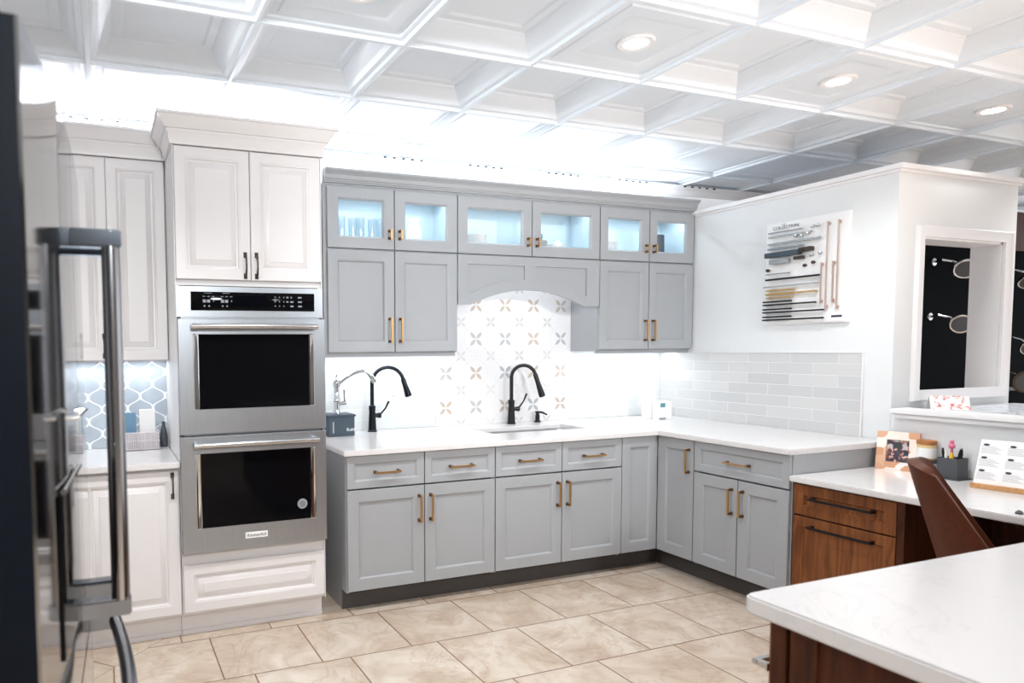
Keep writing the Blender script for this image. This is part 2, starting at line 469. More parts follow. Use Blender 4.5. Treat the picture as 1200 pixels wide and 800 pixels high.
# free standing partition: left face, front face with the pass-through window
ZT = 2.378
wb = B().box(.776, .92, -.744, .78, 0, ZT)
x0, x1, z0, z1 = .99, 1.73, 1.13, 2.024
for a in ((.776, x0, 0, ZT), (x1, 1.86, 0, ZT), (x0, x1, 0, z0), (x0, x1, z1, ZT)):
    wb.box(a[0], a[1], -.888, -.744, a[2], a[3])
struct('wall_right', wb, 'wallp')
cap = B()
cap.slab([.752, .776, .92, .944, 1.86, 1.89], [-.915, -.888, -.744, -.72, .455], lambda x, y: (x < .944) or y < -.72, ZT, ZT+.028)
cap.slab([.764, .776, .92, .932, 1.86, 1.872], [-.902, -.888, -.744, -.732, .455], lambda x, y: (x < .776 or (x > .92 and y > -.744)) or y < -.888 or y > -.744, ZT-.016, ZT)
struct('trim_1', cap, 'trimw', bev=.003)
w = B()
w.panel(x0-.062, x1+.07, z0-.025, z1+.062, [(0, .0), (0, -.016), (.006, -.022), (.02, -.018), (.05, -.014), (.062, -.014), (.062, .0)], y=-.888, ring=True)
w.box(x0, x0+.012, -.888, -.735, z0, z1); w.box(x1-.012, x1, -.888, -.735, z0, z1)
w.box(x0, x1, -.888, -.735, z0, z0+.012); w.box(x0, x1, -.888, -.735, z1-.012, z1)
struct('window_1', w, 'trimw')

# low wall behind the desk with its cap
lw = B().box(.70, .776, -3.6, -.95, 0, 1.04); lw.box(.776, .80, -3.6, -.889, 0, 1.04); lw.box(.80, 1.855, -1.215, -.889, 0, 1.035)
struct('wall_low', lw, 'wallp')
lc = B().box(.655, .80, -3.6, -.952, 1.056, 1.082); lc.box(.672, .70, -3.6, -.962, 1.030, 1.056)
struct('trim_2', lc, 'trimw', bev=.004)

# cornice line where the ceiling meets the back wall
cn = B()
cn.prism([(.78, CZ-.005), (.78, CZ-.075), (.768, CZ-.075), (.758, CZ-.04), (.735, CZ-.02), (.735, CZ-.005)], -2.235, 2.4, 'yz')
cn.prism([(.62, CZ-.005), (.62, CZ-.075), (.608, CZ-.075), (.598, CZ-.04), (.575, CZ-.02), (.575, CZ-.005)], -4.3, -2.235, 'yz')
cor = struct('trim_3', cn, 'trimw')
for a, c, n, yy in ((-1.57, -1.31, 5, .757), (-.945, -.70, 5, .757), (-.31, -.06, 5, .757), (.32, .57, 5, .757), (.95, 1.25, 5, .757), (-3.43, -3.20, 4, .597)):  # groups of small dark dots along the cornice
    for k in range(n):
        x = a+(c-a)*k/(n-1); B().box(x-.011, x+.011, yy-.0275, yy-.018, CZ-.0185, CZ-.0085).build('dark_dot', 'black', cor)

# ------------------------------------------------------------------ tile panels on the walls
solo('tile_backsplash', 'white flower-pattern tile panel on the wall behind the black kitchen faucet', 'backsplash',
     B().prism([(-1.19, .893), (-.081, .893), (-.081, 2.0), (-1.19, 2.0)], .770, .7795), 'flower', (-.63, .775, .893)).location = (-.63, .775, .893)
# (pattern is laid out in scene coordinates, so these panels keep their origin at zero)
for o in list(COL.objects):
    if o.name.startswith('tile_backsplash'):
        o.data.transform(Matrix.Translation(o.location)); o.location = (0, 0, 0)
def tiles(label, b, mat):
    o = b.build('tile_backsplash', mat); return tag(o, label, 'backsplash')
tiles('glossy white subway tile on the back wall behind the dark bronze faucet', B().box(-2.23, -1.191, .771, .7795, .8935, 1.42), 'subway_back')
tiles('glossy white subway tile on the back wall behind the white brochure holder', B().box(-.08, .766, .771, .7795, .8935, 1.42), 'subway_back')
rt = tiles('pale gray subway tile band on the right wall with metal edge strip', B().box(.766, .7755, -.735, .7705, .8935, 1.378), 'subway_right')
e = B().box(.762, .7757, -.742, -.735, .8935, 1.384); e.box(.762, .7757, -.735, .46, 1.378, 1.384)
e.build('edge_strip', 'trimw', rt)
tiles('pale blue lantern-shaped tile with white grout behind the basket', B().box(-4.0, -2.976, .611, .6195, .8935, 1.3735), 'arabesque')

# ------------------------------------------------------------------ grey base cabinets
ZD0, ZD1, ZF0, ZF1 = .124, .672, .681, .857
def base_unit(label, x0, x1, loc, rot, doors, drawers, depth, pulls, hollow=False):
    """x0..x1 along the face; face plane y=0; fronts y 0..0.02"""
    t = T('base_cabinet', label, 'cabinet', loc, rot, local=True)
    if hollow:
        b = B().box(x0, x0+.018, .0215, depth, .112, .861); b.box(x1-.018, x1, .0215, depth, .112, .861)
        b.box(x0+.018, x1-.018, .12, depth, .112, .13); b.box(x0+.018, x1-.018, depth-.012, depth, .13, .861); b.box(x0+.018, x1-.018, .12, .138, .13, .861)
    else:
        b = B().box(x0, x1, .12, depth, .112, .861); b.box(x0, x0+.018, .0215, .12, .112, .861); b.box(x1-.018, x1, .0215, .12, .112, .861)
    b.box(x0, x1, .10, depth, .0, .112)
    t.part('body', b, 'gray')
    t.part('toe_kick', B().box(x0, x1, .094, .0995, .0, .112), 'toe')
    xs = doors
    for k, (a, c, side) in enumerate(xs):
        d = t.part('door', B().panel(a+G, c-G, ZD0, ZD1 if drawers else ZF1, SHAKER), 'gray')
        if side and pulls:
            cx = c-.035 if side > 0 else a+.035
            ztop = ZD1 if drawers else ZF1
            add_pull(t, d, cx, ztop-.125, .15, True)
    for a, c in drawers:
        d = t.part('drawer', B().panel(a+G, c-G, ZF0, ZF1, SHAKER_D), 'gray')
        add_pull(t, d, (a+c)/2, (ZF0+ZF1)/2-.004, .15, False)
    return t
X0, X1, X2, X3, X4 = -2.115, -1.656, -1.2025, -.737, -.285
base_unit('gray two-door two-drawer base cabinet at the exposed left end of the run', 0, X2-X0, (X0, 0, 0), 0,
          [(0, X1-X0, 1), (X1-X0, X2-X0, -1)], [(0, X1-X0), (X1-X0, X2-X0)], .775, True)
base_unit('gray two-door two-drawer base cabinet beneath the undermount sink', 0, X4-X2-.001, (X2+.001, 0, 0), 0,
          [(0, X3-X2, 1), (X3-X2, X4-X2, -1)], [(0, X3-X2), (X3-X2, X4-X2-.001)], .775, True, True)
# corner unit with two door leaves at a right angle
t = T('corner_base_cabinet', 'gray corner base cabinet with two narrow door leaves meeting in the inside corner', 'cabinet', (0, 0, 0))
b = B().box(X4+.001, .775, .12, .775, .112, .861); b.box(.12, .775, -.2815, .12, .112, .861)
b.box(X4+.001, .775, .10, .775, 0, .112); b.box(.10, .775, -.2815, .10, 0, .112)
t.part('body', b, 'gray')
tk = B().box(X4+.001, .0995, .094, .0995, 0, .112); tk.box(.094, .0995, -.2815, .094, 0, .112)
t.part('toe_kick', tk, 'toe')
t.part('door', B().panel(X4+G, -.002, ZD0, ZF1, SHAKER), 'gray')
rotm = Matrix.Rotation(-PI/2, 4, 'Z')
d = t.part('door', B().panel(.002, .282-G, ZD0, ZF1, SHAKER).xf(rotm), 'gray')
b = bar_pull(B(), .282-.035, ZF1-.125, .15, True).mark(0); pull_posts(b, .282-.035, ZF1-.125, .15, True).mark(1)
t.part('handle', b.xf(rotm), ('brass', 'brassd'), d)
base_unit('gray base cabinet with one wide drawer and two doors beside the wood desk', 0, .608, (0, -.2825, 0), -PI/2,
          [(0, .302, 1), (.302, .606, -1)], [(0, .606)], .775, True)

# worktop with the sink cut-out
XS = [-2.137, -1.045, -.335, -.028, .771]; YS = [-.908, -.028, .275, .545, .770]
def inside(x, y):
    if y < -.028 and x < -.028: return False
    return not (-1.045 < x < -.335 and .275 < y < .545)
solo('countertop', 'white quartz L-shaped countertop over the gray base cabinets', 'countertop',
     B().slab(XS, YS, inside, .8625, .893), 'quartz', (-.6, .4, .8625), bev=.004)
s = T('sink', 'stainless undermount sink set in the white countertop', 'sink', (-.69, .41, .62))
b = B()
def rr(x0, x1, y0, y1, z, r=.03):
    pts = []
    for cx, cy, a0 in ((x1-r, y1-r, 0), (x0+r, y1-r, 90), (x0+r, y0+r, 180), (x1-r, y0+r, 270)):
        for k in range(5):
            a = math.radians(a0+k*22.5); pts.append((cx+r*math.cos(a), cy+r*math.sin(a), z))
    return pts
b.loops([rr(-1.062, -.318, .258, .562, .8615), rr(-1.045, -.335, .275, .545, .8615), rr(-1.040, -.340, .280, .540, .845), rr(-1.035, -.345, .285, .535, .68), rr(-1.01, -.37, .31, .51, .66)], cap0=False)
s.part('basin', b, 'sink')
s.part('drain', B().lathe([(0, .0), (.045, 0), (.045, .004), (.03, .004), (.028, -.002), (0, -.002)], (-.69, .42, .662)), 'chrome')

# ------------------------------------------------------------------ faucets
def gooseneck(name, label, base, mat, direction, reach, top, dropz, handle_dir, hl, body_r=.022):
    x, y, z = base; t = T(name, label, 'faucet', base)
    t.part('base', B().lathe([(0, 0), (.031, 0), (.031, .006), (.027, .010), (.0265, .02), (.023, .09), (.0205, .13), (.0225, .15), (.0225, .165), (.018, .170), (0, .170)], base), mat)
    dx, dy = Vector(direction).normalized()
    pts = [(x, y, z+.165), (x, y, z+.24)]; R = reach/2; zc = top-R*1.0
    pts.append((x, y, zc))
    for k in range(1, 13):
        a = PI-k*PI/12*.94
        pts.append((x+dx*(R+R*math.cos(a)), y+dy*(R+R*math.cos(a)), zc+R*math.sin(a)))
    e = Vector(pts[-1]); d = (e-Vector(pts[-2])).normalized()
    t.part('spout', B().tube(pts, .0125, 14), mat)
    L = e.z-dropz
    t.part('spray_head', B().tube([e-d*.012, e, e+d*L*.35, e+d*L*.9, e+d*L*.97, e+d*L], [.0125, .0165, .0165, .0225, .0225, .016], 16), mat)
    hx, hy = Vector(handle_dir).normalized()
    c = Vector((x, y, z+.105)); k = c+Vector((hx, hy, 0))*.058
    hnd = t.part('handle', B().tube([c, c+Vector((hx, hy, 0))*.03, k-Vector((hx, hy, 0))*.012, k], [.014, .014, .018, .016], 14), mat)
    t.part('lever', B().tube([k-Vector((hx, hy, 0))*.01, k+Vector((hx*.03, hy*.03, hl*.5)), k+Vector((hx*.052, hy*.052, hl))], [.0065, .0055, .0075], 10), mat, hnd)
    return t
gooseneck('faucet', 'matte black pull-down faucet standing behind the sink', (-.640, .690, .893), 'black', (.9, -.43), .165, 1.303, 1.075, (1, -.25), .105)
t = gooseneck('faucet', 'dark bronze gooseneck faucet standing on the counter beside the slate box', (-1.690, .690, .893), 'bronze', (.95, -.3), .205, 1.308, 1.112, (1, -.2), .09)
t = T('soap_dispenser', 'small matte black soap dispenser to the right of the sink faucet', 'soap dispenser', (-.405, .715, .893))
t.part('base', B().lathe([(0, 0), (.026, 0), (.026, .006), (.016, .010), (.016, .05), (.012, .054), (.012, .066), (.017, .068), (.017, .078), (0, .080)], (-.405, .715, .893)), 'black')
t.part('spout', B().tube([(-.405, .715, .965), (-.375, .70, .962), (-.345, .685, .945)], [.009, .0085, .006], 10), 'black')

# display box and chrome bridge faucet on it
t = T('display_box', 'dark slate display box at the left end of the countertop holding a chrome faucet', 'box', (-1.95, .60, .893))
t.part('box', B().box(-2.035, -1.865, .545, .70, .893, 1.012), 'slate', bev=.003)
t.part('top_plate', B().box(-2.042, -1.858, .538, .707, 1.012, 1.026), 'slate', bev=.003)
t.part('side_label', B().box(-2.008, -2.000, .5435, .5455, .915, .985), 'inkl')
text('Rohl', .028, 'paper', t.o, (-1.892-(-1.95), .5445-.60, .932-.893), (PI/2, 0, 0), name='lettering')
t = T('faucet', 'polished chrome kitchen faucet standing on the slate display box', 'faucet', (-1.955, .62, 1.026))
cx, cy, cz = -1.955, .62, 1.026
t.part('base', B().lathe([(0, 0), (.030, 0), (.030, .006), (.022, .012), (.018, .03), (.0175, .075), (.022, .08), (.022, .09), (.0165, .10), (.0165, .165), (.022, .17), (.024, .19), (.020, .205), (.010, .215), (.006, .235), (.008, .245), (0, .252)], (cx, cy, cz)), 'chrome')
pts = [(cx, cy, cz+.178)]
for k in range(1, 15):
    a = k/14; pts.append((cx+.245*a, cy-.03*a, cz+.178+.085*math.sin(PI*min(1, a*1.0)*.72)-.0*a-(.05*max(0, a-.8)/.2)))
t.part('spout', B().tube(pts, [.013]*12+[.015, .017, .017], 12), 'chrome')
h = t.part('handle', B().tube([(cx, cy, cz+.06), (cx+.035, cy-.01, cz+.065), (cx+.055, cy-.015, cz+.07)], [.012, .011, .014], 12), 'chrome')
t.part('lever', B().tube([(cx+.048, cy-.014, cz+.07), (cx+.045, cy-.014, cz+.11), (cx+.045, cy-.014, cz+.15)], [.005, .004, .006], 8), 'chrome', h)

# ------------------------------------------------------------------ grey wall cabinets
YU, YW = .464, .7695
def wall_unit(label, x0, xm, x1, extra=0):
    t = T('upper_cabinet', label, 'cabinet', (x0, YU, 1.39), local=True)
    w, m, dp = x1-x0, xm-x0, YW-YU
    b = B().box(-extra, w, .12, dp, .012, .632); b.box(-extra, .016, .0215, .12, .012, .632); b.box(w-.016, w, .0215, .12, .012, .632); b.box(.016, w-.016, .0215, .12, .012, .018); b.box(-extra, w, .035, .05, -.012, .012)
    t.part('body', b, 'gray')
    for a, c, s in ((0, m, 1), (m, w, -1)):
        d = t.part('door', B().panel(a+G, c-G, .018, .628, SHAKER), 'gray')
        add_pull(t, d, c-.035 if s > 0 else a+.035, .15, .15, True)
    return t
def glazed_unit(label, x0, xm, x1, extra=0):
    t = T('glass_cabinet', label, 'cabinet', (x0, YU, 2.022), local=True)
    w, m, dp, h = x1-x0, xm-x0, YW-YU, .38
    b = B()
    b.box(-extra, .018, .0215, dp, 0, h); b.box(w-.018, w, .0215, dp, 0, h)
    b.box(.018, w-.018, .0215, dp, 0, .018); b.box(.018, w-.018, .0215, dp, h-.018, h); 
    b.box(.018, w-.018, dp-.008, dp, .018, h-.018)
    b.box(m-.012, m+.012, .0215, .04, .018, h-.018)
    t.part('body', b, 'gray')
    lin = B().box(.0185, w-.0185, dp-.014, dp-.0085, .0185, h-.0185)
    lin.box(.0185, .022, .041, dp-.014, .0185, h-.0185); lin.box(w-.022, w-.0185, .041, dp-.014, .0185, h-.0185)
    lin.box(.022, w-.022, .041, dp-.014, .0182, .0215)
    t.part('lining', lin, 'cabin')
    for a, c, s in ((0, m, 1), (m, w, -1)):
        d = t.part('door', B().panel(a+G, c-G, .006, .364, GLAZED, ring=True), 'gray')
        t.part('pane', B().box(a+.072, c-.072, .009, .012, .078, .292), 'glass', d)
        hx = c-.034 if s > 0 else a+.034
        add_pull(t, d, hx, .095, .058, True)
    return t
U = [-2.057, -1.625, -1.19, -.634, -.081, .353, .765]
wall_unit('gray two-door wall cabinet on the left, beside the oven column', U[0], U[1], U[2]-.001, .018)
wall_unit('gray two-door wall cabinet on the right, in the corner by the wall', U[4]+.001, U[5], U[6])
glazed_unit('gray glass-door cabinet on the left holding a row of drinking glasses', U[0], U[1], U[2]-.001, .018)
glazed_unit('gray glass-door cabinet in the middle above the arched valance', U[2]+.001, U[3], U[4]-.001)
glazed_unit('gray glass-door cabinet on the right, in the corner by the wall', U[4]+.001, U[5], U[6])
cp = [(.486, 2.403), (.46, 2.403), (.458, 2.410), (.452, 2.413), (.452, 2.420), (.445, 2.424), (.441, 2.445), (.425, 2.462), (.417, 2.465), (.417, 2.478), (.486, 2.478)]
solo('crown_molding', 'gray crown molding running along the top of the glass-door cabinets', 'molding',
     B().prism(cp, -2.075, .772, 'yz'), 'gray', (-.65, .45, 2.403))

# arched valance
def arch(x):
    a, c = -1.09, -.215
    if x <= a or x >= c: return 1.705
    u = (x-(a+c)/2)/((c-a)/2)
    return 1.705+.099*(1-u*u)
t = T('valance', 'gray arched wood valance bridging the wall cabinets above the sink', 'valance', (-.635, .47, 1.705))
xl, xr = -1.188, -.083
xs = [xl+(xr-xl)*k/60 for k in range(61)]
t.part('panel', B().prism([(x, arch(x)) for x in xs]+[(xr, 2.018), (xl, 2.018)], .474, .488), 'gray')
fr = B().prism([(x, arch(x)) for x in xs]+[(x, arch(x)+.07) for x in xs[::-1]], .464, .474)
fr.box(xl, xr, .464, .474, 1.962, 2.018)
for a, c in ((xl, -1.115), (-.69, -.605), (-.19, xr)): fr.box(a, c, .4641, .474, arch((a+c)/2)+.02, 1.99)
t.part('frame', fr, 'gray')
t.part('soffit', B().box(xl, xr, .488, .766, 2.000, 2.018), 'gray')

# ------------------------------------------------------------------ dishes in the glass-door cabinets
def tumbler(x, y, z, r=.028, h=.12):
    b = B().lathe([(0, .0), (r*.8, 0), (r*.82, .006), (r, h), (r-.002, h), (r*.8-.002, .010), (0, .010)], (x, y, z), 16)
    solo('drinking_glass', 'clear tumbler in the row inside the left glass-door cabinet', 'glass', b, 'tumbler', (x, y, z), group='tumblers in the left glass-door cabinet')
zc = 2.022+.0220
for k in range(6): tumbler(-1.975+k*.064, .60+(.03 if k % 2 else 0), zc, .027, .185+.012*(k % 2))
def lath(name, label, cat, x, y, prof, mat, z=zc, group=None):
    return solo(name, label, cat, B().lathe(prof, (x, y, z), 28), mat, (x, y, z), group)
PLATE = [(0, 0), (.04, 0), (.045, .004), (.085, .013), (.086, .015), (.045, .007), (0, .006)]
BOWL = [(0, 0), (.03, 0), (.03, .006), (.06, .035), (.07, .062), (.067, .062), (.055, .036), (.025, .010), (0, .010)]
MUG = [(0, 0), (.034, 0), (.038, .01), (.04, .085), (.037, .085), (.035, .012), (0, .010)]
lath('vase', 'tall white vase inside the left cabinet, right of the tumblers', 'vase', -1.42, .62, [(0, 0), (.04, 0), (.055, .06), (.05, .13), (.028, .18), (.03, .21), (.026, .21), (.024, .18), (0, .17)], 'ceramic')
def mug(name, label, x, y, mat, z=zc, s=1):
    t = T(name, label, 'mug', (x, y, z))
    t.part('cup', B().lathe([(r*s, h*s) for r, h in MUG], (x, y, z), 24), mat)
    t.part('handle', B().tube([(x+.036*s, y, z+.066*s), (x+.058*s, y, z+.06*s), (x+.062*s, y, z+.043*s), (x+.056*s, y, z+.026*s), (x+.035*s, y, z+.022*s)], .0055, 8), mat)
lath('pitcher', 'tall white pitcher inside the middle cabinet, at its left end', 'pitcher', -1.10, .675, [(r, h*1.45) for r, h in [(0, 0), (.05, 0), (.056, .05), (.05, .14), (.055, .17), (.051, .17), (.046, .14), (0, .13)]], 'ceramic')
for k in range(4): lath('bowl', 'white bowl of the nested stack beside the pitcher in the middle cabinet', 'bowl', -.965, .62, BOWL, 'ceramic', zc+k*.022, group='nested bowls in the middle cabinet')
for k in range(13): lath('plate', 'white dinner plate of the stack under the teal mug in the middle cabinet', 'plate', -.50, .625, PLATE, 'ceramic', zc+k*.0078, group='stack of plates in the middle cabinet')
mug('mug', 'teal mug on top of the plate stack in the middle cabinet', -.50, .625, 'teal', zc+13*.0078+.0015, .95)
lath('canister', 'white canister right of the plate stack in the middle cabinet', 'canister', -.31, .64, [(0, 0), (.05, 0), (.052, .01), (.052, .10), (.046, .105), (.02, .112), (.018, .125), (0, .128)], 'ceramic')
for k in range(4): lath('bowl', 'white bowl of the low stack in the right cabinet, left-hand door', 'bowl', .115, .62, BOWL, 'ceramic', zc+k*.022, group='stacked bowls in the right cabinet')
lath('vase', 'gray blue straight vase in the right cabinet, right-hand door', 'vase', .56, .62, [(0, 0), (.055, 0), (.06, .02), (.058, .20), (.054, .202), (.054, .02), (0, .015)], 'slate')

# ------------------------------------------------------------------ cream oven column
OX0, OX1 = -2.975, -2.238
def crown_ring(b, x0, x1, y0, yb, prof, left=True, right=True, yl=.322):
    L = []
    for o, z in prof:
        xa = x0-(o if left else 0); xb = x1+(o if right else 0)
        L.append([(x0+.002, yb, z), (x0+.002, yl, z), (xa-.0005, yl, z), (xa-.0005, y0-o, z), (xb, y0-o, z), (xb, yb, z)])
    return b.loops(L)
def CROWN(z0, zm, z1): return [(.0, z0), (.012, z0), (.012, z0+.012), (.016, z0+.02), (.018, zm-.02), (.026, zm-.008), (.026, zm), (.034, zm+.002), (.042, zm+.016), (.062, z1-.022), (.066, z1-.014), (.074, z1-.012), (.074, z1)]
t = T('oven_cabinet', 'tall cream cabinet column housing the double oven', 'cabinet', (-2.606, .3, 0))
b = B()
b.box(OX0, OX1, .0215, .6195, .118, .425); b.box(OX0, OX1, .0215, .6195, 1.744, 2.404)
b.box(OX0, OX0+.02, .0215, .6195, .425, 1.744); b.box(OX1-.02, OX1, .0215, .6195, .425, 1.744)
b.box(OX0, OX0+.004, .004, .0215, .118, 2.404); b.box(OX1-.004, OX1, .004, .0215, .118, 2.404)
b.box(OX0, OX1, .10, .6195, 0, .118)
t.part('body', b, 'white')
tk = B().box(OX0, OX1, .082, .10, 0, .118); tk.box(OX0, OX1, .072, .082, 0, .022)
t.part('toe_kick', tk, 'white')
for a, c, s in ((OX0+.004, -2.607, 1), (-2.607, OX1-.004, -1)):
    d = t.part('door', B().panel(a+G*.6, c-G*.6, 1.772, 2.400, RAISED), 'white')
    fancy_pull(t, d, c-.028 if s > 0 else a+.028, 1.845)
t.part('drawer', B().panel(OX0+.006, OX1-.006, .135, .372, RAISED), 'white')
t.part('crown_molding', crown_ring(B(), OX0, OX1, .0, .6195, CROWN(2.404, 2.470, 2.536)), 'white')

# double oven
t = T('double_oven', 'stainless double wall oven built into the cream column', 'oven', (-2.606, .0, .43))
b = B().box(-2.953, -2.260, .0, .60, .432, 1.738); b.box(OX0+.002, OX1-.002, -.006, .001, 1.590, 1.738)
t.part('body', b, 'steel')
cp_ = t.part('control_panel', B().panel(-2.905, -2.285, 1.622, 1.712, [(0, .002), (0, -.003), (.002, -.004)], y=-.006), 'blackg')
t.part('display', B().box(-2.70, -2.53, -.0112, -.0105, 1.645, 1.695), 'display', cp_)
def key(x0, x1, z0, z1): t.part('key', B().box(x0, x1, -.0112, -.0100, z0, z1), 'keys', cp_)
for cxk in (-2.822, -2.735):
    key(cxk-.018, cxk+.018, 1.7045, 1.7065); key(cxk+.024, cxk+.028, 1.664, 1.672)
    for i in range(3): key(cxk-.026+i*.022, cxk-.014+i*.022, 1.688, 1.691)
    for i in range(2): key(cxk-.026+i*.02, cxk-.011+i*.02, 1.660, 1.674); key(cxk-.022+i*.022, cxk-.014+i*.022, 1.640, 1.647)
for i in range(3):
    for j in range(3): key(-2.492+i*.022, -2.488+i*.022, 1.644+j*.022, 1.650+j*.022)
for x, z, w_ in ((-2.432, 1.690, .010), (-2.410, 1.690, .006), (-2.432, 1.668, .010), (-2.412, 1.668, .016), (-2.412, 1.646, .016), (-2.372, 1.690, .018), (-2.372, 1.668, .020), (-2.372, 1.646, .020)):
    key(x, x+w_, z-.003, z+.004)
def oven_door(z0, z1, wz0, wz1):
    d = t.part('door', B().panel(OX0+.002, OX1-.002, z0, z1, [(0, .0), (0, -.038), (.003, -.041)]), 'steel')
    for xa, xb in ((-2.905, -2.878), (-2.327, -2.300)):
        t.part('window_trim', B().panel(xa, xb, wz0, wz1, [(0, -.0405), (0, -.044), (.004, -.0465), (.009, -.045)]), 'chrome', d)
    t.part('window', B().panel(-2.8775, -2.3275, wz0+.002, wz1-.002, [(0, -.0405), (0, -.0425)]), 'blackg', d)
    zb = z1-.040
    h = t.part('handle', B().tube([(-2.915, -.088, zb), (-2.875, -.088, zb), (-2.335, -.088, zb), (-2.293, -.088, zb)], [.0125, .0125, .0125, .0125], 16), 'steelh', d)
    for xx in (-2.90, -2.308): t.part('bracket', B().tube([(xx, -.0405, zb), (xx, -.055, zb), (xx, -.088, zb)], [.017, .0125, .0135], 14), 'chrome', d)
    return d
oven_door(1.022, 1.582, 1.142, 1.508)
d = oven_door(.440, 1.012, .560, .930)
t.part('sticker', B().lathe([(0, -.0425), (.026, -.0425), (.026, -.0432), (0, -.0432)], (-2.372, 0, .640), 24, axis='y'), 'labelg', d)
st = B()
for q, wq in ((.012, .012), (.004, .016), (-.004, .016), (-.012, .012)): st.box(-2.372-wq, -2.372+wq, -.0438, -.0432, .640+q-.0014, .640+q+.0014)
t.part('sticker_print', st, 'inkd', d)
bd = t.part('badge', B().panel(-2.668, -2.556, .490, .520, [(0, -.041), (0, -.0435), (.0015, -.0445)]), 'paper', d)
text('KitchenAid', .021, 'inkd', bd, (-2.612-t.base[0], -.0450-t.base[1], .505-t.base[2]), (PI/2, 0, 0))

# ------------------------------------------------------------------ cream cabinets on the left
t = T('upper_cabinet', 'cream raised-panel wall cabinet left of the oven column', 'cabinet', (-3.3, .5, 1.375))
t.part('body', B().box(-3.9, -2.977, .4215, .6195, 1.375, 2.424), 'white')
for a, c, s in ((-3.58, -3.272, 1), (-3.272, -2.980, -1), (-3.895, -3.58, -1)):
    d = t.part('door', B().panel(a+.001, c-.001, 1.380, 2.420, RAISED, y=.40), 'white')
    fancy_pull(t, d, c-.028 if s > 0 else a+.028, 1.455, y=.40)
b = B(); pr = CROWN(2.424, 2.495, 2.562)
b.prism([(.6195, pr[0][1])]+[(.40-o, z) for o, z in pr]+[(.6195, pr[-1][1])], -3.95, -2.976, 'yz')
t.part('crown_molding', b, 'white')
t = T('base_cabinet', 'cream raised-panel base cabinet left of the oven column', 'cabinet', (-3.4, .3, 0))
b = B().box(-3.9, -2.977, .0215, .6195, .118, .861); b.box(-3.9, -2.977, .10, .6195, 0, .118)
t.part('body', b, 'white')
tk = B().box(-3.9, -2.977, .082, .10, 0, .118); tk.box(-3.9, -2.977, .072, .082, 0, .022)
t.part('toe_kick', tk, 'white')
for a, c, s in ((-3.44, -2.981, 1), (-3.895, -3.44, -1)):
    d = t.part('door', B().panel(a+.001, c-.001, .135, .846, RAISED), 'white')
    fancy_pull(t, d, c-.03 if s > 0 else a+.03, .775)
solo('countertop', 'white quartz countertop on the cream cabinet left of the ovens', 'countertop',
     B().box(-3.92, -2.978, -.026, .610, .8625, .893), 'quartz', (-3.45, .3, .8625), bev=.004)

# basket and what stands in and beside it
bx0, bx1, by0, by1, bz = -3.235, -3.035, .45, .57, .8935
t = T('basket', 'low whitewashed basket on the counter beside the oven column', 'basket', ((bx0+bx1)/2, .51, bz))
b = B().loops([[(bx0+i, by0+i, bz+z), (bx1-i, by0+i, bz+z), (bx1-i, by1-i, bz+z), (bx0+i, by1-i, bz+z)] for i, z in ((.008, 0), (0, .095), (.006, .095), (.012, .008))])
t.part('body', b, 'basketm')
rim = B(); 
for zz in (.094, .05, .006): rim.tube([(bx0-.001, by0-.001, bz+zz), (bx1+.001, by0-.001, bz+zz), (bx1+.001, by1, bz+zz), (bx0-.001, by1, bz+zz), (bx0-.001, by0-.001, bz+zz)], .004, 6)
for k in range(17): rim.cyl((bx0+.006+k*.0118, by0-.001, bz+.004), (bx0+.006+k*.0118, by0-.001, bz+.094), .0035, seg=6)
t.part('weave', rim, 'basketm')
solo('card', 'dusty blue card standing upright in the basket', 'card', B().box(-3.215, -3.150, .50, .512, bz+.010, bz+.200), 'bluecard', (-3.18, .506, bz+.010))
solo('paper_block', 'white block of paper standing in the basket, right of the blue card', 'paper', B().box(-3.132, -3.051, .49, .53, bz+.010, bz+.215), 'paper', (-3.086, .51, bz+.010), bev=.002)
t = T('vase', 'dark narrow bottle vase beside the basket, against the oven column', 'vase', (-3.0, .555, bz))
t.part('body', B().lathe([(0, 0), (.020, 0), (.021, .05), (.014, .10), (.009, .12), (.010, .14), (0, .14)], (-3.002, .555, bz)), 'charcoal')

# ------------------------------------------------------------------ refrigerator
t = T('refrigerator', 'tall dark stainless refrigerator with navy side panel in the left foreground', 'refrigerator', (-3.75, -2.06, 0))
FZ = 1.792
t.part('case', B().box(-4.15, -3.435, -2.515, -1.615, .02, FZ-.02), 'navy', bev=.006)
def front_x(y):                                      # gently bowed front
    pts = [(-2.52, -3.381), (-2.39, -3.367), (-2.30, -3.359), (-2.10, -3.351), (-1.95, -3.347), (-1.75, -3.347), (-1.61, -3.350)]
    for (a, xa), (c, xc) in zip(pts, pts[1:]):
        if y <= c: return xa+(xc-xa)*(y-a)/(c-a)
    return pts[-1][1]
def slab_door(y0, y1, z0, z1):
    n = 14; ys = [y0+(y1-y0)*k/n for k in range(n+1)]
    poly = [(-3.433, y0)]+[(front_x(y)-.0042, y) for y in ys]+[(-3.433, y1)]
    return B().prism(poly, z0, z1, 'xy')
def skin(y0, y1, z0, z1):
    n = 16; ys = [y0+(y1-y0)*k/n for k in range(n+1)]
    return B().prism([(front_x(y), y) for y in ys]+[(front_x(y)-.004, y) for y in ys[::-1]], z0, z1, 'xy')
def fridge_front(name, y0, y1, z0, z1):
    b = slab_door(y0, y1, z0, z1).mark(0)
    return t.part(name, b, 'navy')
dL = fridge_front('door', -2.52, -2.068, .895, FZ); t.part('front_skin', skin(-2.52, -2.068, .895, FZ), 'fridge', dL)
dR = fridge_front('door', -2.062, -1.612, .895, FZ); t.part('front_skin', skin(-2.062, -1.612, .895, FZ), 'fridge', dR)
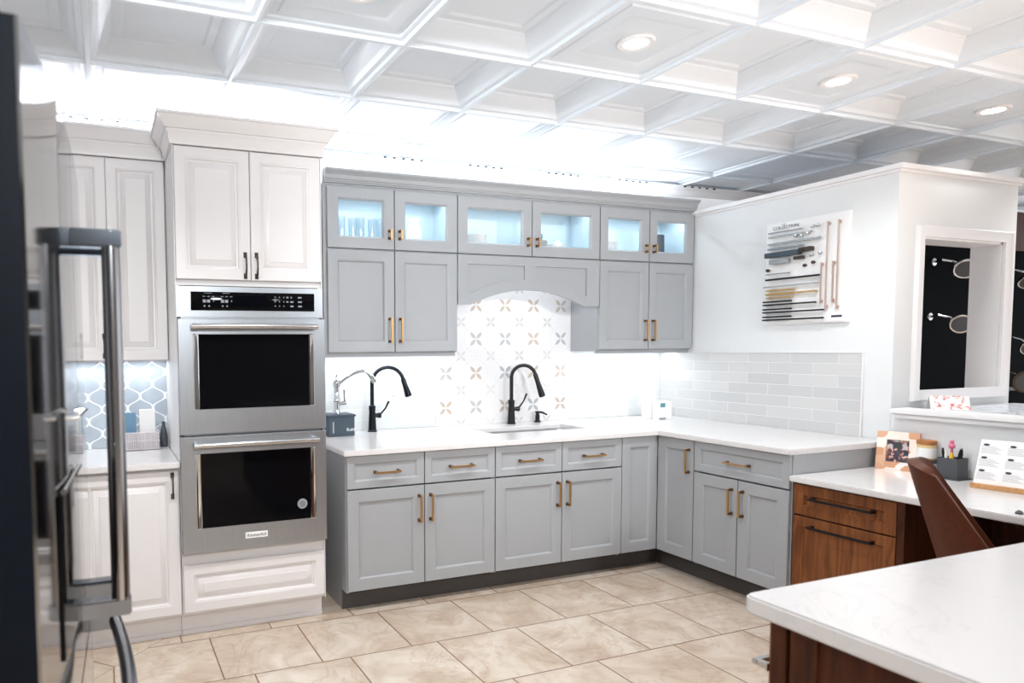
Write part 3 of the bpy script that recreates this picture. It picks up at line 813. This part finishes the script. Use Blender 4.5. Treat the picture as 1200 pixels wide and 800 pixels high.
fz = fridge_front('freezer_drawer', -2.52, -1.612, .09, .885); t.part('front_skin', skin(-2.52, -1.612, .09, .885), 'fridge', fz)
t.part('plinth', B().box(-4.1, -3.44, -2.50, -1.63, 0, .085), 'black')
t.part('hinge_cover', B().box(-3.56, -3.40, -2.51, -2.44, FZ-.02, FZ+.012), 'navy', bev=.004)
def vbar(y, door):
    xb = -3.289
    h = t.part('handle', B().tube([(xb, y, .985), (xb, y, 1.0), (xb, y, 1.62), (xb, y, 1.632)], .0155, 18), 'barsteel', door)
    for z0 in (1.604, .974): t.part('bracket', B().box(front_x(y)-.003, xb+.017, y-.016, y+.016, z0, z0+.030), 'darkchrome', door, bev=.003)
vbar(-2.118, dL); vbar(-2.012, dR)
pts = [(-3.318-.01, -2.40, .815)]
for k in range(15):
    u = k/14; y = -2.40+u*.66; pts.append((-3.300+.022*math.sin(PI*u), y, .825))
pts.append((-3.33, -1.74, .815))
h = t.part('handle', B().tube(pts[1:-1], .0145, 16), 'barsteel', fz)
for y in (-2.39, -1.75): t.part('bracket', B().box(front_x(y)-.003, -3.292, y-.016, y+.016, .808, .842), 'darkchrome', fz, bev=.003)
xd = front_x(-2.27)
dsp = t.part('water_dispenser', B().prism([(front_x(y)+.0035, y) for y in (-2.39, -2.33, -2.27, -2.20, -2.155)]+[(-3.375, -2.155), (-3.39, -2.39)], 1.02, 1.24, 'xy'), 'blackg', dL)
tp = B().tube([(front_x(-2.38)+.006, -2.38, 1.245), (front_x(-2.165)+.006, -2.165, 1.245)], .004, 8)
tp.tube([(front_x(-2.34)+.006, -2.34, 1.34), (front_x(-2.34)+.022, -2.34, 1.34), (front_x(-2.22)+.022, -2.22, 1.34), (front_x(-2.22)+.006, -2.22, 1.34)], .004, 8)
t.part('dispenser_frame', tp, 'chrome', dL)

# ------------------------------------------------------------------ white brochure holder in the corner
t = T('brochure_holder', 'white brochure holder with teal label in the countertop corner', 'brochure holder', (.50, .50, .893))
b = B().box(.430, .512, .545, .600, .8935, 1.105)
t.part('card', b, 'paper', bev=.002)
b = B().loops([[(.472+i, .470+i, .8935+z), (.588-i, .470+i, .8935+z), (.588-i, .54-i, .8935+z), (.472+i, .54-i, .8935+z)] for i, z in ((0, 0), (0, .128), (.006, .128), (.006, .01))])
t.part('tray', b, 'paper')
t.part('label', B().box(.482, .526, .4685, .470, .982, 1.012), 'teal')
t.part('base_label', B().box(.470, .528, .464, .470, .8935, .906), 'labelg')
t.part('leaflet', B().box(.482, .578, .485, .525, .90, 1.028), 'paper')
t.part('easel_back', B().box(.512, .518, .56, .60, .985, 1.075), 'slate')

# ------------------------------------------------------------------ hardware sample board on the right wall
t = T('sample_board', 'white display board of cabinet pulls hung on the right wall', 'display board', (.776, -.39, 1.56))
Y0, Y1, Zb, Zt = -.126, -.650, 1.560, 2.203
def uv(u, v): return (Y0+(Y1-Y0)*u, Zt+(Zb-Zt)*v)
bo = t.part('board', B().box(.752, .7755, Y1, Y0, Zb, Zt), 'paper', bev=.002)
XB = .752
def hpull(u0, u1, v, th, mat, out=.014):
    (ya, z), (yb, _) = uv(u0, v), uv(u1, v)
    b = B().box(XB-out-th, XB-out+th*.2, yb, ya, z-th/2, z+th/2)
    for y in (ya-.012, yb+.012): b.box(XB-out, XB, y-.004, y+.004, z-.004, z+.004)
    t.part('pull', b, mat, bev=.001)
def vpull(u, v0, v1, th, mat, out=.013):
    (y, za), (_, zb_) = uv(u, v0), uv(u, v1)
    b = B().box(XB-out-th, XB-out+th*.2, y-th/2, y+th/2, zb_, za)
    for z in (za-.012, zb_+.012): b.box(XB-out, XB, y-.007, y+.007, z-.009, z+.009)
    t.part('pull', b, mat, bev=.001)
for a in ((.05, .48, .095, .008, 'chrome'), (.05, .60, .135, .008, 'steelh'), (.05, .70, .205, .012, 'steelh'), (.05, .50, .25, .012, 'steel'), (.04, .47, .315, .030, 'slate'), (.47, .62, .30, .026, 'pewter'),
          (.10, .33, .385, .028, 'labelg'), (.40, .51, .37, .020, 'pewter'), (.03, .34, .50, .007, 'steelh'), (.03, .70, .555, .011, 'black'), (.0, .70, .625, .008, 'chrome'),
          (.04, .40, .665, .010, 'gold'), (.04, .41, .70, .012, 'gold'), (.42, .68, .70, .010, 'gold'), (.04, .38, .735, .008, 'gold'),
          (.0, .37, .775, .009, 'black'), (.0, .67, .805, .009, 'black'), (.0, .37, .85, .009, 'black'), (.0, .76, .88, .009, 'black'), (.0, .37, .925, .009, 'black'), (.0, .76, .955, .010, 'black')):
    hpull(*a)
for a in ((.775, .07, .87, .007, 'copper'), (.90, .07, .88, .008, 'copper'), (.715, .44, .82, .007, 'copper'), (.85, .44, .82, .008, 'copper')): vpull(*a)
for u, v in ((.40, .155), (.47, .165), (.54, .15), (.60, .36), (.70, .35), (.05, .46), (.52, .45), (.62, .43), (.60, .09), (.66, .09)):
    y, z = uv(u, v)
    t.part('knob', B().lathe([(0, -.024), (.010, -.022), (.011, -.014), (.005, -.010), (.005, 0), (0, 0)], (XB, y, z), 14, axis='x'), 'steelh' if v < .4 else 'pewter')
def wall_text(body, size, mat, u, v, width=1):
    y, z = uv(u, v); text(body, size, mat, bo, (XB-.001-.776, y+.39, z-1.56), (PI/2, 0, -PI/2), width=width)
wall_text('THE', .016, 'inkl', .22, .022)
wall_text('COLLECTION', .028, 'inkd', .25, .052)
(ya, za), (yb, zb_) = uv(.79, .90), uv(.975, .985)
t.part('name_plate', B().box(XB-.004, XB, yb, ya, zb_, za), 'paper')
(ya, za), (yb, zb_) = uv(.83, .935), uv(.95, .955)
t.part('plate_print', B().box(XB-.0048, XB-.004, yb, ya, zb_, za), 'inkd')

# ------------------------------------------------------------------ desk
DZ = .757
solo('countertop', 'white quartz desk top below the low wall, lower than the kitchen counter', 'countertop',
     B().box(-.012, .699, -2.9, -.893, DZ-.030, DZ), 'quartz', (.34, -1.9, DZ-.03), bev=.004)
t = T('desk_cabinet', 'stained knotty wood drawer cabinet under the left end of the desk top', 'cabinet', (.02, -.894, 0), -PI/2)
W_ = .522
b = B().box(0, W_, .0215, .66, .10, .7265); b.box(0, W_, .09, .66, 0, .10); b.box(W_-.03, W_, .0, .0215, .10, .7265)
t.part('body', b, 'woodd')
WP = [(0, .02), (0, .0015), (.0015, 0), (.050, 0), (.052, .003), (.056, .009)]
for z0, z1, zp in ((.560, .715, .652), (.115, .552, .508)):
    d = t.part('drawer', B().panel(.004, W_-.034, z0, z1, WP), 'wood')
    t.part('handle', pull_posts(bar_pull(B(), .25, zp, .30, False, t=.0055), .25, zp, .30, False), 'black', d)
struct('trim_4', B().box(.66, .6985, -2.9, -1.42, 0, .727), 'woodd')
solo('storage_box', 'brown cardboard box in the dark kneehole under the desk', 'box', B().box(.30, .60, -1.95, -1.62, 0.0, .42), 'woodd', (.45, -1.78, 0), bev=.004)
cb = B()
for k in range(3): cb.tube([(.655, -1.55-.12*k, .70), (.63, -1.58-.12*k, .62), (.625, -1.63-.12*k, .56), (.64, -1.68-.12*k, .60), (.652, -1.70-.12*k, .68)], .006, 8)
solo('cable', 'loose gray cables hanging in the kneehole under the desk', 'cable', cb, 'charcoal', (.64, -1.6, .56))

# things on the desk
fx = T('picture_frame', 'rose gold mosaic photo frame standing at the left end of the desk', 'picture frame', (.625, -1.012, DZ), math.radians(-74))
Fw, Fh = .092, .205
rx = Matrix.Rotation(math.radians(-8), 4, 'X')
fx.part('frame', B().panel(-Fw, Fw, 0, Fh, [(0, .014), (0, .001), (.001, 0), (.043, .001), (.045, .006), (.045, .014)], ring=True).xf(rx), 'mosaic')
fx.part('photo', B().box(-Fw+.042, Fw-.042, .008, .012, .042, Fh-.042).xf(rx), 'snapshot')
fx.part('easel', B().prism([(.0125, .15), (.0125, .14), (.075, .0), (.083, .0)], -.02, .02, 'yz'), 'charcoal')
jx, jy = .655, -1.135
t = T('candle_jar', 'amber candle jar with cork lid, standing on the dark-lidded jar behind the chair', 'candle', (jx, jy, DZ+.075))
zj = DZ+.0752
t.part('jar', B().lathe([(0, 0), (.036, 0), (.040, .005), (.040, .075), (.036, .080), (0, .080)], (jx, jy, zj)), 'wax')
t.part('label', B().lathe([(.0403, .012), (.0412, .012), (.0412, .062), (.0403, .062)], (jx, jy, zj)), 'paper')
t.part('lid', B().lathe([(0, .0802), (.041, .0802), (.042, .084), (.042, .098), (.040, .100), (0, .100)], (jx, jy, zj)), 'cork')
t = T('canister', 'small white canister with dark lid beneath the candle jar', 'canister', (jx, jy, DZ))
t.part('body', B().lathe([(0, 0), (.044, 0), (.046, .004), (.046, .060), (0, .060)], (jx, jy, DZ)), 'ceramic')
t.part('lid', B().lathe([(0, .0602), (.047, .0602), (.047, .073), (.045, .075), (0, .075)], (jx, jy, DZ)), 'charcoal')
px_, py_ = .635, -1.262
t = T('pen_cup', 'charcoal square pen cup on the desk by the low wall', 'pen cup', (px_, py_, DZ))
b = B().loops([[(px_-h_, py_-h_, DZ+z), (px_+h_, py_-h_, DZ+z), (px_+h_, py_+h_, DZ+z), (px_-h_, py_+h_, DZ+z)] for h_, z in ((.043, .004), (.043, .105), (.039, .105), (.039, .008))])
t.part('cup', b, 'charcoal', bev=.001)
t.part('base', B().box(px_-.055, px_+.055, py_-.055, py_+.055, DZ, DZ+.004), 'charcoal')
PENS = [('pen', 'black pen leaning left in the charcoal pen cup', -.012, .028, .150, 'black', .02), ('pen', 'white pen in the charcoal pen cup, front left', -.026, .012, .140, 'paper', .01),
        ('highlighter', 'yellow highlighter in the middle of the pen cup', -.026, -.008, .132, 'yellow', 0), ('marker', 'black marker at the right of the pen cup', -.010, -.030, .152, 'black', -.02),
        ('scissors_handle', '', 0, 0, 0, '', 0), ('pen', 'gray pen in the charcoal pen cup, back right', .018, -.022, .155, 'labelg', -.01)]
for nm, lb, ox, oy, hh, mt, lean in PENS:
    if not lb: continue
    r = .0095 if nm in ('highlighter', 'marker') else .006
    solo(nm, lb, 'pen', B().tube([(px_+ox, py_+oy*.6, DZ+.0085), (px_+ox, py_+oy+lean*.4, DZ+hh*.85), (px_+ox, py_+oy+lean*.5, DZ+hh)], [r, r, r*.6], 10), mt, (px_+ox, py_+oy*.6, DZ+.0085))
t = T('novelty_pen', 'pink novelty pen with round topper in the pen cup', 'pen', (px_+.004, py_+.006, DZ+.0085))
t.part('barrel', B().tube([(px_+.004, py_+.006, DZ+.0085), (px_+.004, py_+.008, DZ+.150)], .006, 10), 'pink')
t.part('topper', B().lathe([(0, 0), (.010, .003), (.015, .013), (.011, .024), (.008, .028), (.010, .036), (.006, .044), (0, .046)], (px_+.004, py_+.008, DZ+.147), 14), 'pink')
# calendar on a wooden base
t = T('desk_calendar', 'white desk calendar leaning in a light wood base', 'calendar', (.515, -1.56, DZ), math.radians(-82))
t.part('base', B().box(-.145, .145, -.028, .030, 0, .022), 'lightwood', bev=.002)
rx = Matrix.Translation((0, -.004, .018)) @ Matrix.Rotation(math.radians(-20), 4, 'X')
t.part('card', B().box(-.140, .140, -.0008, .0008, 0, .215).xf(rx), 'paper')
pr = B(); pm = B()
for cxx in (-.098, -.004, .09):
    for r_ in range(3):
        for q in range(6): pr.box(cxx-.036, cxx+.036-.01*(q % 3), -.0014, -.0008, .026+r_*.062+q*.0062, .0275+r_*.062+q*.0062)
    for r_ in range(3): pm.loops([[(cxx-.02+.012*math.cos(a*PI/4)*s_, yy, .066+r_*.062+.006*math.sin(a*PI/4)*s_) for a in range(8)] for yy, s_ in ((-.0008, 1), (-.0014, .9))])
t.part('print', pr.xf(rx), 'inkl'); t.part('motif', pm.xf(rx), 'inkd')
solo('desk_magnet', 'tiny dark paperweight lying near the front of the desk', 'paperweight', B().lathe([(0, 0), (.012, 0), (.013, .006), (.006, .014), (0, .016)], (.05, -1.80, DZ)), 'charcoal', (.05, -1.80, DZ))

# tent card and marble ledge beyond the low wall
solo('countertop', 'gray veined marble ledge in front of the pass-through window', 'countertop', B().box(.801, 1.86, -1.22, -.915, 1.036, 1.064), 'marble', (1.3, -1.05, 1.036), bev=.003)
t = T('tent_card', 'white folded tent card printed with pink roses on the ledge by the window', 'tent card', (1.07, -1.0, 1.0645), math.radians(-50))
t.part('front', B().prism([(-.055, 0), (-.053, 0), (.001, .075), (-.001, .075)], -.085, .085, 'yz'), 'roses')
t.part('back', B().prism([(.055, 0), (.053, 0), (-.001, .0755), (.001, .0755)], -.085, .085, 'yz'), 'paper')

# ------------------------------------------------------------------ leather chair at the desk
t = T('office_chair', 'brown leather bucket chair pulled up to the desk', 'chair', (-.20, -1.98, 0), math.radians(-60))
def shell():
    b = B(); n, m = 22, 18; R = []
    for j in range(m+1):
        v = j/m; row = []
        wid = .205-.05*v; dep = .165*(1-v)+.085; xb = -.235-.145*v
        for i in range(n+1):
            a = (-1+2*i/n)*PI/2
            row.append((xb+dep*(1-math.cos(a)), wid*math.sin(a)*(1 if abs(a) < 1.2 else 1.0), .45+.53*v-.035*(1-math.cos(a))*v))
        R.append(row)
    V = [[b.bm.verts.new(p) for p in row] for row in R]
    for j in range(m):
        for i in range(n): b.bm.faces.new((V[j][i], V[j][i+1], V[j+1][i+1], V[j+1][i]))
    bmesh.ops.recalc_face_normals(b.bm, faces=b.bm.faces)
    bmesh.ops.solidify(b.bm, geom=b.bm.faces[:], thickness=.036)
    return b
t.part('backrest', shell(), 'leather', bev=.008)
b = B(); L = []
for zz, s_ in ((.40, .80), (.415, .94), (.44, 1.0), (.47, .98), (.485, .85)):
    L.append([(.06+.225*s_*math.copysign(abs(math.cos(k*PI/16))**.7, math.cos(k*PI/16)), .20*s_*math.copysign(abs(math.sin(k*PI/16))**.7, math.sin(k*PI/16)), zz) for k in range(32)])
t.part('seat', b.loops(L), 'leather')
t.part('column', B().lathe([(0, .08), (.035, .08), (.03, .2), (.022, .21), (.022, .40), (0, .40)], (.05, 0, 0)), 'black')
for k in range(5):
    a = k*2*PI/5+.3; e = Vector((.05+.24*math.cos(a), .24*math.sin(a), .065))
    l = t.part('leg', B().tube([(.05, 0, .10), e], [.022, .015], 10), 'black')
    t.part('caster', B().lathe([(0, -.012), (.024, -.012), (.026, 0), (.024, .012), (0, .012)], (e.x, e.y, .026), 16, axis='y'), 'black', l)

# ------------------------------------------------------------------ island in the right foreground
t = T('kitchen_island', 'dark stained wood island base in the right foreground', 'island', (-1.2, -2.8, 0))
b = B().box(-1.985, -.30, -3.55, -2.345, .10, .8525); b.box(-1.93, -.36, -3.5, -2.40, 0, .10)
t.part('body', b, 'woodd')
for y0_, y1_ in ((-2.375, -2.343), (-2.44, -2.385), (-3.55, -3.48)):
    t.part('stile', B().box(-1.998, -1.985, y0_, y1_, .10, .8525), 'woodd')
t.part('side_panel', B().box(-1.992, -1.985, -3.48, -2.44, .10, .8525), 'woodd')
rot180 = Matrix.Translation((-.30, -2.343, 0)) @ Matrix.Rotation(PI, 4, 'Z')
for k in range(3):
    a0 = .005+k*.56
    d = t.part('drawer', B().panel(a0, a0+.553, .66, .845, WP, y=-.02).xf(rot180), 'wood')
    t.part('door', B().panel(a0, a0+.553, .115, .65, WP, y=-.02).xf(rot180), 'wood')
    if k < 3:
        hb = bar_pull(B(), a0+.4765 if k == 2 else a0+.28, .735, .16, False, y=-.02); pull_posts(hb, a0+.4765 if k == 2 else a0+.28, .735, .16, False, y=-.02)
        t.part('handle', hb.xf(rot180), 'steelh', d)
solo('countertop', 'white quartz island top in the right foreground', 'countertop', 
     B().loops([rr(-2.022, -.27, -3.60, -2.290, z, .022) for z in (.8535, .893)]), 'quartz', (-1.1, -2.9, .8535), bev=.005)

# ------------------------------------------------------------------ shower display beyond the partition
t = T('display_wall', 'black shower display wall with wood header beyond the partition', 'display wall', (3.3, .2, 0))
t.part('panel', B().box(1.95, 5.2, .10, .18, 0, 2.20), 'darkwall')
t.part('header', B().box(1.95, 5.2, .08, .20, 2.20, 2.52), 'woodd')
t.part('rail', B().box(1.95, 5.2, .085, .10, 1.02, 1.05), 'black')
def shower(label, x, z, mat, r, arm, tilt=.6, y=.10):
    q = T('shower_head', label, 'shower head', (x, y, z))
    q.part('flange', B().lathe([(0, 0), (.032, 0), (.030, -.008), (.014, -.012), (0, -.012)], (x, y, z), 20, axis='y'), mat)
    q.part('arm', B().tube([(x, y-.01, z), (x, y-.06, z+.01), (x+arm*.5, y-.11, z-.01), (x+arm, y-.15, z-.05)], .010, 10), mat)
    hd = B().lathe([(0, 0), (.015, 0), (.018, .02), (r*.7, .035), (r, .05), (r, .062), (r*.92, .066), (r*.3, .060), (0, .064)], (0, 0, 0), 28)
    hd.xf(Matrix.Translation((x+arm, y-.15, z-.045)) @ Matrix.Rotation(-.85, 4, 'Z') @ Matrix.Rotation(PI/2+tilt, 4, 'X'))
    q.part('head', hd, mat)
    fc = B().lathe([(0, .0662), (r*.80, .0662), (r*.80, .0685), (0, .0685)], (0, 0, 0), 28)
    fc.xf(Matrix.Translation((x+arm, y-.15, z-.045)) @ Matrix.Rotation(-.85, 4, 'Z') @ Matrix.Rotation(PI/2+tilt, 4, 'X'))
    q.part('spray_face', fc, 'charcoal')
shower('polished nickel shower head seen through the pass-through window, on the black wall', 2.84, 1.64, 'steelh', .075, .09, .35)
shower('chrome rain shower head near the top of the pass-through window opening', 2.86, 2.07, 'chrome', .08, .10, .5)
shower('chrome shower head right of the partition, upper of the three there', 3.80, 2.02, 'chrome', .10, .06, 1.0)
shower('round chrome shower head right of the partition, middle of the three there', 3.83, 1.46, 'chrome', .07, .03)
shower('antique bronze shower head right of the partition, lowest of the three there', 3.80, 1.17, 'pewter', .10, .04, .3)

# ------------------------------------------------------------------ lamps
def area(name, loc, rot, sx, sy, power, col, spread=PI):
    l = bpy.data.lights.new(name, 'AREA'); l.shape = 'RECTANGLE'; l.size = sx; l.size_y = sy
    l.energy = power; l.color = col; l.spread = spread
    o = bpy.data.objects.new(name, l); COL.objects.link(o); o.location = loc; o.rotation_euler = rot
    return o
COOL = (.86, .94, 1.0); NEUT = (.97, .985, 1); WARM = (1, .78, .60)
vis = {(-2, 1): 'at the top edge, left of centre', (0, 1): '', }
for k, (lx, ly) in enumerate(LAMPS):
    if not (-4.4 < lx < 4.5 and ly > -7): continue
    inview = abs(ly+1.06) < .1 and -2.6 < lx < 1.5
    if inview:
        lbl = {-3: 'recessed ceiling downlight nearest the refrigerator', -2: 'recessed ceiling downlight at the top edge above the tall ovens', -1: 'bright recessed ceiling downlight above the sink run, left one', 0: 'bright recessed ceiling downlight left of the pull board wall', 1: 'small recessed ceiling downlight over the pass-through window'}.get(round((lx-.02)/1.2192), 'recessed ceiling downlight beyond the partition')
        zl = CZ+.018
        t = T('downlight', lbl, 'ceiling light', (lx, ly, zl-.01), group=None)
        t.part('trim_ring', B().lathe([(.050, .0), (.072, -.002), (.076, .004), (.076, .0095), (.050, .0095)], (lx, ly, zl-.01), 28, ring=True), 'trimw')
        t.part('lens', B().lathe([(0, .001), (.0505, .001), (.0505, .0085), (0, .0085)], (lx, ly, zl-.01), 28), 'lens')
    l = bpy.data.lights.new('can_lamp', 'SPOT'); l.energy = (30 if lx < .6 else 1.6) if inview else 44; l.color = NEUT; l.spot_size = math.radians(135); l.spot_blend = .8; l.shadow_soft_size = .06
    o = bpy.data.objects.new('can_lamp', l); COL.objects.link(o); o.location = (lx, ly, CZ-.02)

UP = (PI, 0, 0); DN = (0, 0, 0)
area('strip_above_gray', (-.66, .60, 2.485), UP, 2.7, .06, 9.5, COOL)
area('strip_above_oven', (-2.6, .40, 2.545), UP, (.6), .06, 5, (.95, .95, 1))
area('strip_above_cream', (-3.4, .52, 2.568), UP, .8, .05, 4, (.95, .95, 1))
area('strip_under_left', (-1.63, .66, 1.40), DN, .84, .03, 1.7, COOL)
area('strip_under_right', (.34, .66, 1.40), DN, .80, .03, 1.7, COOL)
area('strip_valance', (-.63, .53, 1.995), DN, 1.0, .03, 1.5, COOL)
area('strip_under_cream', (-3.4, .53, 1.372), DN, .8, .03, 1.1, COOL)
for a, c in ((U[0], U[2]), (U[2], U[4]), (U[4], U[6])):
    area('cabinet_strip', ((a+c)/2, .56, 2.382), DN, (c-a)-.1, .03, 1.3, (.74, .90, 1.0))
for x, y, ax, ay, az, pw in ((-3.1, -4.9, -2.4, 0, 1.75, 172), (-.5, -4.9, -.5, 0, 1.85, 235), (-4.0, -1.3, .77, -.1, 1.7, 85)):                          # added unseen spots that brighten the cabinet fronts and the right wall
    l = bpy.data.lights.new('fill_spot', 'SPOT'); l.energy = pw; l.color = (.94, .975, 1); l.spot_size = math.radians(62 if x < -1 else 48); l.spot_blend = .9; l.shadow_soft_size = .22
    o = bpy.data.objects.new('fill_spot', l); COL.objects.link(o); o.location = (x, y, 2.50)
    o.rotation_euler = (Vector((ax, ay, az))-o.location).to_track_quat('-Z', 'Y').to_euler()
# unseen fill spots added behind the camera to lift the ceiling
for x, cl, pw, ty in ((-2.8, (.84, .93, 1), 72, -1.5), (-.8, (1, .70, .50), 70, -1.0), (.3, (1, .70, .50), 62, -1.5), (-1.6, (.84, .93, 1), 66, -1.9)):   # cool fill for the ceiling, warm tint for its recesses
    l = bpy.data.lights.new('ceiling_fill', 'SPOT'); l.energy = pw; l.color = cl; l.spot_size = math.radians(52); l.spot_blend = 1; l.shadow_soft_size = .15
    o = bpy.data.objects.new('ceiling_fill', l); COL.objects.link(o); o.location = (x, -4.7, .5)
    o.rotation_euler = (Vector((x*.7, ty, 2.9))-o.location).to_track_quat('-Z', 'Y').to_euler()

wd = bpy.data.worlds.new('showroom'); S.world = wd; wd.use_nodes = True
bg = wd.node_tree.nodes['Background']; bg.inputs[0].default_value = (.92, .94, 1, 1); bg.inputs[1].default_value = .95

# ------------------------------------------------------------------ camera
cam = bpy.data.cameras.new('camera'); co = bpy.data.objects.new('camera', cam); COL.objects.link(co)
rx, ry, rz = -.0585, .3571, -.0093
c, s_ = math.cos(ry), math.sin(ry)
r = Vector((c, -s_, 0)); f = Vector((s_, c, 0)); u = Vector((0, 0, 1))
c, s_ = math.cos(rx), math.sin(rx); f, u = c*f+s_*u, c*u-s_*f
c, s_ = math.cos(rz), math.sin(rz); r, u = c*r+s_*u, c*u-s_*r
co.matrix_world = Matrix(((r.x, u.x, -f.x, -3.3055), (r.y, u.y, -f.y, -3.3452), (r.z, u.z, -f.z, 1.4314), (0, 0, 0, 1)))
cam.sensor_width = 36; cam.lens = 791.23*36/1200
cam.shift_x = (600-417.24)/1200; cam.shift_y = (454.38-400)/1200
cam.clip_start = .05
cam.dof.use_dof = True; cam.dof.focus_distance = 4.4; cam.dof.aperture_fstop = 4.0
S.camera = co
S.view_settings.view_transform = 'Standard'; S.view_settings.look = 'None'
S.view_settings.gamma = 1; S.view_settings.use_curve_mapping = False
S.view_settings.exposure = .80
S.cycles.use_denoising = True
S.cycles.max_bounces = 10; S.cycles.transparent_max_bounces = 12
S.cycles.sample_clamp_indirect = 6
